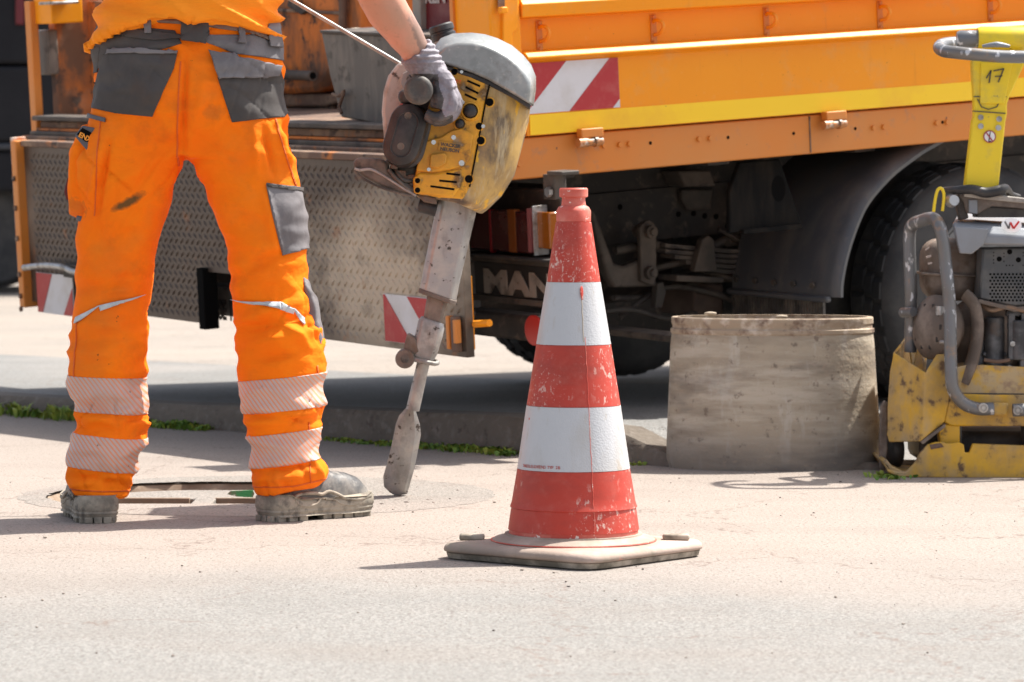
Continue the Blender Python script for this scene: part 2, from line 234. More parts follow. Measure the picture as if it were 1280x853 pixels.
def build(name, bm, m, parent=None, local=False, loc=None, smooth=None, bevel=0, label=None, mods=None):
    """links bm (world coordinates, or the parent's own when local) as one mesh object"""
    bmesh.ops.remove_doubles(bm, verts=bm.verts, dist=1e-6)
    bmesh.ops.recalc_face_normals(bm, faces=bm.faces)
    me = bpy.data.meshes.new(name)
    base = Matrix.Identity(4)
    if parent is not None and not local: base = wm(parent)
    if loc is not None: base = base @ Matrix.Translation(base.inverted() @ Vector(loc) if not local else Vector(loc))
    bm.transform(base.inverted()); bm.to_mesh(me); bm.free()
    me.materials.append(M[m] if isinstance(m, str) else m)
    if smooth is not None:
        me.shade_smooth(); me.set_sharp_from_angle(angle=R(smooth))
    o = link(bpy.data.objects.new(name, me))
    if parent is not None:
        o.parent = parent
        o.matrix_basis = Matrix.Identity(4) if not loc else (Matrix.Translation(Vector(loc)) if local else wm(parent).inverted() @ base)
    elif loc is not None: o.location = loc
    if bevel:
        b = o.modifiers.new('bevel', 'BEVEL'); b.width = bevel; b.segments = 2; b.limit_method = 'ANGLE'; b.angle_limit = R(35)
        b.harden_normals = False
        if smooth is None:
            me.shade_smooth(); me.set_sharp_from_angle(angle=R(30))
    if label: o['label'] = label
    return o
def NB(): return bmesh.new()
def prism(pts, vec, bm=None):
    bm = bm or NB(); n = len(pts); vec = Vector(vec)
    a = [bm.verts.new(Vector(p)) for p in pts]; b = [bm.verts.new(Vector(p)+vec) for p in pts]
    bm.faces.new(a); bm.faces.new(b[::-1])
    for i in range(n): bm.faces.new((a[i], b[i], b[(i+1) % n], a[(i+1) % n]))
    return bm
def slab(poly, Y, t, bm=None):
    """outline in photo pixels on the plane at distance Y, t metres deep"""
    return prism([P(x, y, Y) for x, y in poly], (0, t, 0), bm)
def box(c, s, bm=None, mtx=None):
    bm = bm or NB(); r = bmesh.ops.create_cube(bm, size=1)
    m = Matrix.Translation(c) @ Matrix.Diagonal((*s, 1))
    if mtx is not None: m = mtx @ m
    bmesh.ops.transform(bm, matrix=m, verts=r['verts']); return bm
def frame_to(d):
    return Vector(d).normalized().to_track_quat('Z', 'Y').to_matrix().to_4x4()
def cyl(a, b, r, r2=None, n=24, bm=None):
    bm = bm or NB(); a = Vector(a); b = Vector(b); d = b-a
    q = bmesh.ops.create_cone(bm, cap_ends=True, segments=n, radius1=r, radius2=r if r2 is None else r2, depth=d.length)
    bmesh.ops.transform(bm, matrix=Matrix.Translation((a+b)/2) @ frame_to(d), verts=q['verts']); return bm
def lathe(prof, o, d=(0, 0, 1), n=48, bm=None, fn=None, caps=True):
    """prof: list of (radius, height along d)"""
    bm = bm or NB(); F = Matrix.Translation(o) @ frame_to(d); rows = []
    for k, (r, h) in enumerate(prof):
        row = []
        for i in range(n):
            a = 2*math.pi*i/n; rr = r if fn is None else fn(k, i, r)
            row.append(bm.verts.new(F @ Vector((rr*math.cos(a), rr*math.sin(a), h))))
        rows.append(row)
    for k in range(len(rows)-1):
        for i in range(n):
            bm.faces.new((rows[k][i], rows[k][(i+1) % n], rows[k+1][(i+1) % n], rows[k+1][i]))
    if caps and prof[0][0] > 1e-5: bm.faces.new(rows[0][::-1])
    if caps and prof[-1][0] > 1e-5: bm.faces.new(rows[-1])
    return bm
def tube(pts, r, n=14, bm=None, sub=6, flat=None, closed=False):
    """round tube through points, Catmull-Rom smoothed; r may be a list; flat = (ry, rx) section factors"""
    bm = bm or NB(); pts = [Vector(p) for p in pts]; rs = r if isinstance(r, (list, tuple)) else [r]*len(pts)
    if sub > 1:
        q = []; qr = []
        for i in range(len(pts)-1):
            p0 = pts[max(i-1, 0)]; p1 = pts[i]; p2 = pts[i+1]; p3 = pts[min(i+2, len(pts)-1)]
            for k in range(sub):
                t = k/sub
                q.append(.5*((2*p1)+(p2-p0)*t+(2*p0-5*p1+4*p2-p3)*t*t+(3*p1-3*p2+p3-p0)*t**3)); qr.append(rs[i]*(1-t)+rs[i+1]*t)
        q.append(pts[-1]); qr.append(rs[-1]); pts, rs = q, qr
    up = None; rows = []
    for i, p in enumerate(pts):
        d = (pts[min(i+1, len(pts)-1)]-pts[max(i-1, 0)]).normalized()
        if up is None: up = d.orthogonal().normalized()
        up = (up-d*up.dot(d)).normalized(); s = d.cross(up)
        fa, fb = flat or (1, 1)
        rows.append([bm.verts.new(p+rs[i]*(fa*math.cos(2*math.pi*k/n)*up+fb*math.sin(2*math.pi*k/n)*s)) for k in range(n)])
    for a, b in zip(rows, rows[1:]):
        for k in range(n): bm.faces.new((a[k], a[(k+1) % n], b[(k+1) % n], b[k]))
    bm.faces.new(rows[0][::-1]); bm.faces.new(rows[-1]); return bm
def loft(rings, bm=None, caps=True):
    bm = bm or NB(); rows = [[bm.verts.new(p) for p in r] for r in rings]; n = len(rows[0])
    for a, b in zip(rows, rows[1:]):
        for k in range(n): bm.faces.new((a[k], a[(k+1) % n], b[(k+1) % n], b[k]))
    if caps: bm.faces.new(rows[0][::-1]); bm.faces.new(rows[-1])
    return bm
def textmesh(s, size, mtx, depth=.002, sx=1., bm=None, bold=0., align='LEFT'):
    """lettering as a thin solid; mtx maps the text plane (x right, y up) into place"""
    cu = bpy.data.curves.new('t', 'FONT'); cu.body = s; cu.size = size; cu.extrude = depth/2; cu.align_x = align; cu.offset = bold
    o = bpy.data.objects.new('t', cu); link(o)
    dg = bpy.context.evaluated_depsgraph_get(); me = bpy.data.meshes.new_from_object(o.evaluated_get(dg))
    bpy.data.objects.remove(o); bpy.data.curves.remove(cu)
    bm = bm or NB(); n0 = len(bm.verts); bm.from_mesh(me); bpy.data.meshes.remove(me); bm.verts.ensure_lookup_table()
    bmesh.ops.transform(bm, matrix=mtx @ Matrix.Diagonal((sx, 1, 1, 1)), verts=bm.verts[n0:]); return bm
def basis(o, x, y):
    x = Vector(x).normalized(); y = Vector(y); z = x.cross(y).normalized(); y = z.cross(x)
    m = Matrix((x, y, z)).transposed().to_4x4(); m.translation = o; return m
def evaluated(o):
    dg = bpy.context.evaluated_depsgraph_get(); dg.update()
    me = bpy.data.meshes.new_from_object(o.evaluated_get(dg)); return me
def fade(t): t = max(0, min(1, t)); return t*t*(3-2*t)
def interp(tab, y):
    if y <= tab[0][0]: return tab[0][1:]
    for a, b in zip(tab, tab[1:]):
        if y <= b[0]:
            t = (y-a[0])/(b[0]-a[0]); return tuple(u*(1-t)+v*t for u, v in zip(a[1:], b[1:]))
    return tab[-1][1:]
mats()
# ------------------------------------------------------------------ camera, light
cam = bpy.data.cameras.new('camera'); camo = link(bpy.data.objects.new('camera', cam)); S.camera = camo
camo.location = (0, 0, CH); camo.rotation_euler = (R(90), 0, 0)
cam.sensor_width = 36; cam.lens = FPX/1280*36; cam.shift_y = -(426.5-HZ)/1280; cam.clip_end = 2000; cam.clip_start = .05
cam.dof.use_dof = True; cam.dof.focus_distance = 7.3; cam.dof.aperture_fstop = 9.5
W = bpy.data.worlds.new('World'); S.world = W; W.use_nodes = True
nt = W.node_tree; sky = nt.nodes.new('ShaderNodeTexSky'); sky.sky_type = 'NISHITA'; sky.sun_disc = False
SUN_EL, SUN_AZ = 59, 27        # azimuth counted from +X towards +Y
sky.sun_elevation = R(SUN_EL); sky.sun_rotation = R(90-SUN_AZ); sky.dust_density = 3.0; sky.air_density = .8; sky.ozone_density = .3
hs = nt.nodes.new('ShaderNodeHueSaturation'); hs.inputs['Saturation'].default_value = .55; nt.links.new(sky.outputs[0], hs.inputs['Color']); nt.links.new(hs.outputs[0], nt.nodes['Background'].inputs[0]); nt.nodes['Background'].inputs[1].default_value = .125
sl = bpy.data.lights.new('sun', 'SUN'); sl.energy = 4.5; sl.angle = R(.6); sl.color = (1, .955, .88)
so = link(bpy.data.objects.new('sun', sl))
sd = Vector((math.cos(R(SUN_EL))*math.cos(R(SUN_AZ)), math.cos(R(SUN_EL))*math.sin(R(SUN_AZ)), math.sin(R(SUN_EL))))
so.rotation_euler = sd.to_track_quat('Z', 'Y').to_euler()
S.view_settings.view_transform = 'Standard'; S.view_settings.look = 'None'; S.view_settings.exposure = 1.02; S.view_settings.gamma = 1
S.cycles.use_denoising = True

# ------------------------------------------------------------------ ground
def asphalt(name, base, dust, lo, hi, axis_fade=None, grain=.5):
    m = bpy.data.materials.new(name); m.use_nodes = True; nt = m.node_tree; N = nt.nodes; L = nt.links; b = N['Principled BSDF']
    tc = N.new('ShaderNodeTexCoord'); b.inputs['Roughness'].default_value = .85; b.inputs['Specular IOR Level'].default_value = .3
    def noi(sc, det=4, st=None):
        t = N.new('ShaderNodeTexNoise'); t.inputs['Scale'].default_value = sc; t.inputs['Detail'].default_value = det
        if st:
            mp = N.new('ShaderNodeMapping'); mp.inputs['Scale'].default_value = st; L.new(tc.outputs['Object'], mp.inputs[0]); L.new(mp.outputs[0], t.inputs[0])
        else: L.new(tc.outputs['Object'], t.inputs['Vector'])
        return t.outputs['Fac']
    def mr(s, a, b2, c=0., d=1.):
        r = N.new('ShaderNodeMapRange'); r.inputs[1].default_value = a; r.inputs[2].default_value = b2; r.inputs[3].default_value = c; r.inputs[4].default_value = d; L.new(s, r.inputs[0]); return r.outputs[0]
    def mix(f, a, c):
        x = N.new('ShaderNodeMix'); x.data_type = 'RGBA'
        if isinstance(f, float): x.inputs[0].default_value = f
        else: L.new(f, x.inputs[0])
        for i, v in ((6, a), (7, c)):
            if isinstance(v, tuple): x.inputs[i].default_value = (*v, 1)
            else: L.new(v, x.inputs[i])
        return x.outputs[2]
    def mul(a, c):
        x = N.new('ShaderNodeMath'); x.operation = 'MULTIPLY'; L.new(a, x.inputs[0])
        if isinstance(c, float): x.inputs[1].default_value = c
        else: L.new(c, x.inputs[1])
        return x.outputs[0]
    # stones of differing tone bedded in the binder
    v = N.new('ShaderNodeTexVoronoi'); v.inputs['Scale'].default_value = 230; L.new(tc.outputs['Object'], v.inputs['Vector'])
    bw = N.new('ShaderNodeRGBToBW'); L.new(v.outputs['Color'], bw.inputs[0])
    stone = mr(bw.outputs[0], .25, .75)
    dk = tuple(c*.74 for c in base); lt = tuple(min(1, c*1.22) for c in base)
    c = mix(stone, dk, lt)
    c = mix(mr(noi(3, 5), .35, .7, 0, .35), c, tuple(k*.8 for k in base))
    # dust trodden into the surface, thinner where the road is swept
    sp = N.new('ShaderNodeSeparateXYZ'); L.new(tc.outputs['Object'], sp.inputs[0])
    big = noi(.9, 4)
    if axis_fade:
        add = N.new('ShaderNodeMath'); add.operation = 'MULTIPLY_ADD'; L.new(big, add.inputs[0]); add.inputs[1].default_value = 2.2; L.new(sp.outputs[1], add.inputs[2])
        f = mr(add.outputs[0], axis_fade[0], axis_fade[1])
    else: f = mr(big, lo, hi)
    f = mul(f, mr(noi(210, 2), .32, .62, .45, 1.))
    c = mix(mul(f, .93), c, dust)
    c = mix(mr(noi(1.3, 4, (1, 2.2, 1)), .50, .72, 0, .30), c, tuple(k*.62 for k in dust))
    c = mix(mul(mr(noi(120, 2), .60, .65), .85), c, (.12, .095, .08))          # open pores and dark chips
    c = mix(mul(mr(noi(260, 2), .68, .72), .5), c, (.50, .48, .45))           # pale chips
    # cracks
    t0 = N.new('ShaderNodeTexNoise'); t0.inputs['Scale'].default_value = 9; t0.inputs['Detail'].default_value = 5; L.new(tc.outputs['Object'], t0.inputs[0])
    vm = N.new('ShaderNodeMix'); vm.data_type = 'VECTOR'; vm.inputs[0].default_value = .22; L.new(tc.outputs['Object'], vm.inputs[4]); L.new(t0.outputs['Color'], vm.inputs[5])
    cv = N.new('ShaderNodeTexVoronoi'); cv.feature = 'DISTANCE_TO_EDGE'; cv.inputs['Scale'].default_value = 1.5; L.new(vm.outputs[1], cv.inputs['Vector'])
    ck = mul(mr(cv.outputs['Distance'], .010, .004), mr(noi(1.7, 3), .42, .50))
    ck = mul(ck, mr(noi(60, 2), .42, .55))
    c = mix(mul(ck, .8), c, (.16, .12, .10))
    L.new(c, b.inputs['Base Color'])
    b1 = N.new('ShaderNodeBump'); b1.inputs['Distance'].default_value = .006; b1.inputs['Strength'].default_value = grain
    L.new(noi(150, 3), b1.inputs['Height'])
    b2 = N.new('ShaderNodeBump'); b2.inputs['Distance'].default_value = .02; b2.inputs['Strength'].default_value = .25; L.new(noi(5, 3), b2.inputs['Height']); L.new(b1.outputs[0], b2.inputs['Normal'])
    L.new(b2.outputs[0], b.inputs['Normal']); return m
road_m = asphalt('road_asphalt', (.220, .212, .198), (.325, .268, .228), .3, .6, axis_fade=(7.0, 8.2))
patch_m = asphalt('patch_concrete', (.25, .225, .20), (.315, .262, .228), .45, .65, grain=.6)
walk_m = asphalt('pavement_asphalt', (.20, .198, .19), (.27, .25, .23), .5, .7)
yard_m = asphalt('yard_concrete', (.27, .24, .21), (.31, .265, .225), .35, .6)
kerb_m = mat('kerb_stone', (.14, .115, .09), .85, layers=[dict(col=(.11, .09, .07), scale=7, lo=.42, hi=.60), dict(col=(.20, .17, .145), scale=30, lo=.52, hi=.68, fac=.7), dict(col=(.09, .07, .055), scale=26, lo=.58, hi=.66)], bumps=[dict(scale=50, dist=.006, str=.7), dict(scale=6, dist=.01, str=.4)])

HOLE = Vector(((258-640)/FPX*8.37, 8.37, 0)); HR = .385
def fan(cx, cy, radii, n=72, z=0., wob=0):
    bm = NB(); rows = []
    for j, r in enumerate(radii):
        row = []
        for i in range(n):
            a = 2*math.pi*i/n; rr = r*(1+(wob*noise.noise(Vector((i*.7, 3, 0))) if j == 0 else 0))
            row.append(bm.verts.new((cx+rr*math.cos(a), cy+rr*math.sin(a), z)))
        rows.append(row)
    for a, b in zip(rows, rows[1:]):
        for i in range(n): bm.faces.new((a[i], a[(i+1) % n], b[(i+1) % n], b[i]))
    return bm
tagit(build('road', fan(HOLE.x, HOLE.y, [HR+.006, .6, 1, 2, 4, 10, 30, 100, 400], z=0), road_m), kind='structure')

# pavement: kerb line traced along its foot, high at the left and dropped to road level at the right
def gy(py, z=0): return FPX*(CH-z)/(py-HZ)
def G(px, py, z=0):
    Y = gy(py, z); return Vector(((px-640)/FPX*Y, Y, z))
KL = [(-900, 452, .04), (-300, 492, .055), (0, 517, .06), (206, 533, .07), (412, 549, .09), (619, 566, .105), (760, 578, .09), (835, 584, .03), (960, 587, .02), (1400, 590, .012), (2400, 592, .012)]
kp = []
for (x, y, h) in KL: kp.append((G(x, y), h))
kp.insert(0, (kp[0][0]+(kp[0][0]-kp[1][0]).normalized()*25, .04))
# resample
kk = []
for (a, ha), (b, hb) in zip(kp, kp[1:]):
    n = max(1, int((b-a).length/.16))
    for i in range(n): kk.append((a.lerp(b, i/n), ha*(1-i/n)+hb*i/n))
kk.append(kp[-1])
def kn(i):
    d = (kk[min(i+1, len(kk)-1)][0]-kk[max(i-1, 0)][0]).normalized(); return Vector((-d.y, d.x, 0))
bm = NB(); prev = None
for i, (p, h) in enumerate(kk):
    n = kn(i); w = .13
    j = .006*noise.noise(Vector((i*.9, 0, 5)))
    pr = [p+Vector((0, 0, -.02)), p+n*(.004+j)+Vector((0, 0, max(.004, h-.02))), p+n*.022+Vector((0, 0, h+j*.5)), p+n*w+Vector((0, 0, h+.002)), p+n*w+Vector((0, 0, -.02))]
    row = [bm.verts.new(q) for q in pr]
    if prev:
        for k in range(4): bm.faces.new((prev[k], prev[k+1], row[k+1], row[k]))
    prev = row
tagit(build('kerb', bm, kerb_m, smooth=40), kind='structure')
# walking strip and yard behind the kerb
def strip(d0, d1, dz, far=False):
    bm = NB(); prev = None
    for i, (p, h) in enumerate(kk):
        n = kn(i)
        if far: nn = Vector((.35, .94, 0)); a = p+n*d0; q = [a, a+nn*3, a+nn*10, a+nn*60]
        else: q = [p+n*(d0+(d1-d0)*k/4) for k in range(5)]
        row = [bm.verts.new((v.x, v.y, h+dz)) for v in q]
        if prev:
            for k in range(len(q)-1): bm.faces.new((prev[k], prev[k+1], row[k+1], row[k]))
        prev = row
    return bm
tagit(build('pavement', strip(.135, 1.95, -.002), walk_m), kind='structure')
tagit(build('yard', strip(1.952, 0, -.004, True), yard_m), kind='structure')

# ------------------------------------------------------------------ manhole
mh = empty('manhole', HOLE, 'round open manhole with rusty edges and green paint between the worker\'s boots', 'manhole')
bm = NB(); C2 = Vector((-.62, 8.40, .004)); n = 96; a1 = []; a2 = []
for i in range(n):
    a = 2*math.pi*i/n; w = .02*noise.noise(Vector((i*.8, 9, 1)))
    a1.append(bm.verts.new((HOLE.x+(HR+w)*math.cos(a), HOLE.y+(HR+w)*math.sin(a), .003)))
    a2.append(bm.verts.new((C2.x+(.58+w)*math.cos(a), C2.y+(.58+w)*math.sin(a), .0006)))
for i in range(n): bm.faces.new((a1[i], a1[(i+1) % n], a2[(i+1) % n], a2[i]))
build('concrete_collar', bm, patch_m, mh)
bm = lathe([(HR+.02, -.001), (HR+.02, -.35), (HR-.01, -.35), (HR-.01, -.03), (HR+.004, -.004)], HOLE, n=72, caps=False)
build('shaft_wall', bm, 'iron', mh, smooth=40)
bm = NB()
# cover: disc with a rectangular opening, its far iron wall visible
def segdisc(y0, y1, z0, z1, rr=.392, x0=-1, x1=1):
    pts = []; N_ = 24
    ys = [y0+(y1-y0)*i/N_ for i in range(N_+1)]
    r_ = [(min(x1, math.sqrt(max(0, rr*rr-y*y))), y) for y in ys]; l_ = [(max(x0, -math.sqrt(max(0, rr*rr-y*y))), y) for y in ys[::-1]]
    return [(HOLE.x+x, HOLE.y+y, z0) for x, y in r_+l_], (0, 0, z1-z0)
p, v = segdisc(-.378, -.22, -.05, .0005, .38); prism(p, v, bm)
p, v = segdisc(.11, .355, -.05, -.016, .362); prism(p, v, bm)
build('cover_slab', bm, patch_m, mh, bevel=.004)
bm = NB(); box((HOLE.x-.17, HOLE.y+.104, -.045), (.24, .012, .062), bm); box((HOLE.x+.16, HOLE.y+.104, -.045), (.30, .012, .062), bm)
build('iron_edge', bm, 'iron', mh, bevel=.002)
bm = NB(); box((HOLE.x-.01, HOLE.y+.0, -.03), (.05, .30, .03), bm); box((HOLE.x+0, HOLE.y-.04, -.3), (.78, .5, .02), bm)
build('cross_bar', bm, patch_m, mh, bevel=.003)
build('paint_mark', slab([(288, 614), (316, 613), (318, 617), (316, 622), (296, 621), (284, 618)], HOLE.y+.0955, .003), 'green', mh)
# ------------------------------------------------------------------ weeds, grit
bm = NB(); rnd = random.Random(3)
def tuft(p, h, nb):
    for _ in range(nb):
        a = rnd.uniform(0, 6.28); l = h*rnd.uniform(.5, 1.2); wd = rnd.uniform(.003, .009); le = rnd.uniform(.2, 1.1)
        q = p+Vector((rnd.gauss(0, .02), rnd.gauss(0, .012), 0)); d = Vector((math.cos(a), math.sin(a), 0)); s = Vector((-d.y, d.x, 0))
        b0 = bm.verts.new(q-s*wd*.4); b1 = bm.verts.new(q+s*wd*.4)
        m0 = q+d*l*.4*le+Vector((0, 0, l*.6)); c0 = bm.verts.new(m0-s*wd); c1 = bm.verts.new(m0+s*wd); t = bm.verts.new(q+d*l*le+Vector((0, 0, l*.75)))
        bm.faces.new((b0, b1, c1, c0)); bm.faces.new((c0, c1, t))
for (x0, x1, dens, h) in ((-500, 92, 120, .045), (186, 215, 25, .03), (225, 258, 26, .03), (408, 470, 20, .016), (470, 620, 60, .022), (610, 640, 20, .03), (785, 800, 3, .015), (1092, 1130, 7, .022)):
    for _ in range(dens):
        x = rnd.uniform(x0, x1)
        base = None
        for (a, b) in zip(KL, KL[1:]):
            if a[0] <= x <= b[0]: y = a[1]+(b[1]-a[1])*(x-a[0])/(b[0]-a[0])
        if x > 1000: y = 597
        tuft(G(x, y+rnd.uniform(-2, 3)), h*(.6+.7*abs(noise.noise(Vector((x*.02, 0, 0))))*2), 9)
tagit(build('weeds', bm, 'leaf'), 'low green weeds growing in the joint along the kerb foot', 'weeds', kind='stuff')
bm = NB()
for _ in range(230):
    Y = rnd.uniform(5.4, 9.2); X = rnd.uniform(-.17, .17)*Y; s = abs(rnd.gauss(0, .0013))+.0007
    q = bmesh.ops.create_icosphere(bm, subdivisions=1, radius=s)
    bmesh.ops.transform(bm, matrix=Matrix.Translation((X, Y, s*.5)) @ Matrix.Rotation(rnd.uniform(0, 6), 4, 'Z') @ Matrix.Diagonal((rnd.uniform(.7, 1.5), 1, rnd.uniform(.4, .9), 1)), verts=q['verts'])
for _ in range(80):
    c_ = G(505, 622) if rnd.random() < .6 else G(420, 632); s = abs(rnd.gauss(0, .0020))+.0008
    q = bmesh.ops.create_icosphere(bm, subdivisions=1, radius=s)
    bmesh.ops.transform(bm, matrix=Matrix.Translation((c_.x+rnd.gauss(0, .10), c_.y+rnd.gauss(0, .10), s*.4)) @ Matrix.Rotation(rnd.uniform(0, 6), 4, 'Z') @ Matrix.Diagonal((rnd.uniform(.7, 1.6), 1, rnd.uniform(.4, .9), 1)), verts=q['verts'])
tagit(build('grit', bm, 'grit'), 'loose grit scattered over the dusty road surface', 'grit', kind='stuff')

# ------------------------------------------------------------------ cone
cz = 6.93; cx = (717-640)/FPX*cz; CC = Vector((cx, cz, 0)); k = 1/(FPX/cz)
def zc(py): return CH-(py-HZ)*cz/FPX
cone = empty('traffic_cone', CC, 'scuffed red and white banded traffic cone on a dusty square base', 'traffic cone')
prof = [(82.5, 672), (82, 664), (81.5, 661.2)]
def conepart(name, pr, m, n=96, th=2.2):
    outer = [(r*k, zc(y)) for r, y in pr]; inner = [(max(.004, r*k-th*k), z) for r, z in outer][::-1]
    rows = outer+inner
    bm = NB(); vs = []
    for r, z in rows: vs.append([bm.verts.new((CC.x+r*math.cos(2*math.pi*i/n), CC.y+r*math.sin(2*math.pi*i/n), z)) for i in range(n)])
    for a in range(len(vs)):
        b = (a+1) % len(vs)
        for i in range(n): bm.faces.new((vs[a][i], vs[a][(i+1) % n], vs[b][(i+1) % n], vs[b][i]))
    return build(name, bm, m, cone, smooth=32)
def rad(y):  # straight taper of the shaft
    return interp([(277, 21.5), (352, 33), (430, 46.0), (506, 58), (585, 69.8), (640, 79), (661, 82)], y)[0]
def lin(y0, y1, n=6, off=0): return [(rad(y0+(y1-y0)*i/n)+off, y0+(y1-y0)*i/n) for i in range(n+1)]
conepart('cone_body', [(86, 676), (84.5, 672)]+lin(668, 278, 24, -.9)+[(21.5, 277), (21.8, 264), (19, 259), (15.4, 257), (14.6, 250), (14.6, 247.5), (17.8, 246), (18, 237), (16.5, 235)], 'cone_body')
conepart('red_sheeting', [(r, y) for r, y in lin(661, 634)]+[(79.6, 633)]+[(rad(630)+1.2, 630)]+lin(626, 585.6, 5, .6), 'cone_red', th=1)
conepart('white_sheeting', lin(585, 506.6, 6, .8), 'cone_white', th=1)
conepart('red_sheeting', lin(506, 430.6, 6, .6), 'cone_red', th=1)
conepart('white_sheeting', lin(430, 352.6, 6, .8), 'cone_white', th=1)
conepart('red_sheeting', lin(352, 277.8, 6, .6), 'cone_red', th=1)
# overlap seam of the sheeting and a dried drip
seam = [(0.43*1.0, y) for y in range(284, 662, 6)]
def onc(fx, y, off=1.4):
    r = (rad(y)+off)*k; th = math.asin(max(-1, min(1, fx))); return Vector((CC.x+r*math.sin(th), CC.y-r*math.cos(th), zc(y)))
pts = [onc(.30+.02*noise.noise(Vector((y*.11, 0, 0))), y, .9) for y in range(420, 662, 4)]
build('seam', tube(pts, [(.0005+.0007*max(0, noise.noise(Vector((i*.7, 4, 0))))) for i in range(len(pts))], n=6, sub=1), 'cone_body', cone)
bm = NB(); pts = [onc(.27, y, .95) for y in (357, 360, 365, 370, 374)]
tube(pts, [.0015, .0045, .0052, .004, .0016], n=8, sub=3, bm=bm, flat=(1, .3))
build('paint_drip', bm, 'cone_red', cone, smooth=60)
build('paint_drip', tube([onc(.25+.02*noise.noise(Vector((y*.13, 7, 0))), y, .9) for y in range(374, 430, 4)], .0009, n=6, sub=1), 'mud', cone)
# tiny red print at the lower left of the second white band
bm = NB()
for i, ch in enumerate('TAGESLEUCHTEND TYP 2B'):
    th = R(-64+i*2.35); r = (rad(580)+1.3)*k; o = Vector((CC.x+r*math.sin(th), CC.y-r*math.cos(th), zc(581.5)))
    textmesh(ch, .0085, basis(o, (math.cos(th), math.sin(th), 0), (0, 0, 1)), depth=.0004, bm=bm)
build('print', bm, 'cone_red', cone)
# base plate
bz = .030
def ang_sq(r_corner, cut, rot, z):
    pts = []
    for q in range(4):
        a = rot+q*math.pi/2; c = Vector((math.cos(a), math.sin(a), 0))*r_corner; d1 = (Vector((math.cos(a-math.pi/2), math.sin(a-math.pi/2), 0))*r_corner-c).normalized(); d2 = (Vector((math.cos(a+math.pi/2), math.sin(a+math.pi/2), 0))*r_corner-c).normalized()
        p0 = c+d1*cut; p1 = c+d2*cut
        for i in range(7):
            t = i/6; pts.append(((1-t)**2*p0+2*t*(1-t)*c+t*t*p1))
    return [Vector((CC.x+p.x, CC.y+p.y, z)) for p in pts]
rot = R(-84)
rings = [ang_sq(.272, .05, rot, .0135), ang_sq(.281, .055, rot, .016), ang_sq(.284, .06, rot, .020), ang_sq(.282, .06, rot, .026), ang_sq(.273, .055, rot, .032), ang_sq(.255, .05, rot, .0335), ang_sq(.17, .05, rot, .036)]
build('base_plate', loft(rings), 'cone_base', cone, smooth=50)
build('base_foot', loft([ang_sq(.262, .05, rot, 0), ang_sq(.272, .05, rot, .003), ang_sq(.275, .05, rot, .0133)]), 'cone_foot', cone)
build('collar', lathe([(.165, .034), (.164, .038), (.158, .041), (.150, .043), (.139, .047), (.1385, .05), (.12, .05)], CC, n=96), 'cone_base', cone, smooth=35)
build('collar_ring', lathe([(.1675, .0355), (.1675, .0372), (.165, .0372)], CC, n=96), 'cone_body', cone)
for px, s in ((590, 34), (845, 36)):
    c = Vector(((px-640)/FPX*6.94, 6.94, .043))
    bm = box(c-Vector((0, 0, .003)), (s*.00150, .028, .012)); build('lug', bm, 'cone_foot', cone, bevel=.004)
bm = NB(); rr = random.Random(5)
for _ in range(5):
    q = bmesh.ops.create_icosphere(bm, subdivisions=2, radius=.006); bmesh.ops.transform(bm, matrix=Matrix.Translation(P(725, 689, 6.78)+Vector((rr.gauss(0, .005), rr.gauss(0, .004), rr.uniform(-.004, .004)))), verts=q['verts'])
build('mud_lump', bm, 'mud', cone, smooth=60)

# ------------------------------------------------------------------ drum beside the cone
dY = 9.30; dc = Vector(((966-640)/FPX*dY, dY, 0))
def oval(rx, ry, z, n=96): return [Vector((dc.x+rx*math.copysign(abs(math.cos(a))**.9, math.cos(a)), dc.y+ry*math.sin(a), z)) for a in (2*math.pi*i/n for i in range(n))]
zt = .72-(396-HZ)/FPX*dY
dr = [(.287, .18, .0), (.290, .183, .02), (.290, .184, .05), (.287, .183, .12), (.281, .181, .22), (.276, .179, zt-.075), (.2725, .177, zt-.045), (.2755, .180, zt-.041), (.2755, .180, zt-.032), (.2705, .176, zt-.029), (.2705, .176, zt-.021), (.273, .178, zt-.017), (.273, .178, zt-.003), (.271, .176, zt)]
inner = [(a-.014, b-.014, z) for a, b, z in dr[::-1] if z > .01]+[(.27, .12, .012)]
drum = empty('drum', dc, 'wide grey-brown drum with a grooved rim standing on the road beside the kerb', 'drum')
split = 5
def dented(ring, z):
    out = []
    for p in ring:
        n_ = noise.noise(Vector((p.x*5, p.y*5, z*4)))*.004; out.append(p+Vector((p.x-dc.x, p.y-dc.y, 0)).normalized()*n_)
    return out
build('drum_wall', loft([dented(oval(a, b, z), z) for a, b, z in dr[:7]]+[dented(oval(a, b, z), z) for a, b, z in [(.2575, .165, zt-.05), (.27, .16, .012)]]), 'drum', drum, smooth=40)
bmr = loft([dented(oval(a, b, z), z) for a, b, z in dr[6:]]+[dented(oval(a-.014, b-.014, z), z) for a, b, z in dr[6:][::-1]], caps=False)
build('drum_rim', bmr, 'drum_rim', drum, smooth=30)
bm = NB()
for x, y in ((888, 392), (1082, 399), (977, 396)):
    q = bmesh.ops.create_icosphere(bm, subdivisions=2, radius=.008); bmesh.ops.transform(bm, matrix=Matrix.Translation(P(x, y, dY-.05)) @ Matrix.Diagonal((2.2, 1, .6, 1)), verts=q['verts'])
build_each('mud_lump', bm, 'mud', drum, smooth=60)
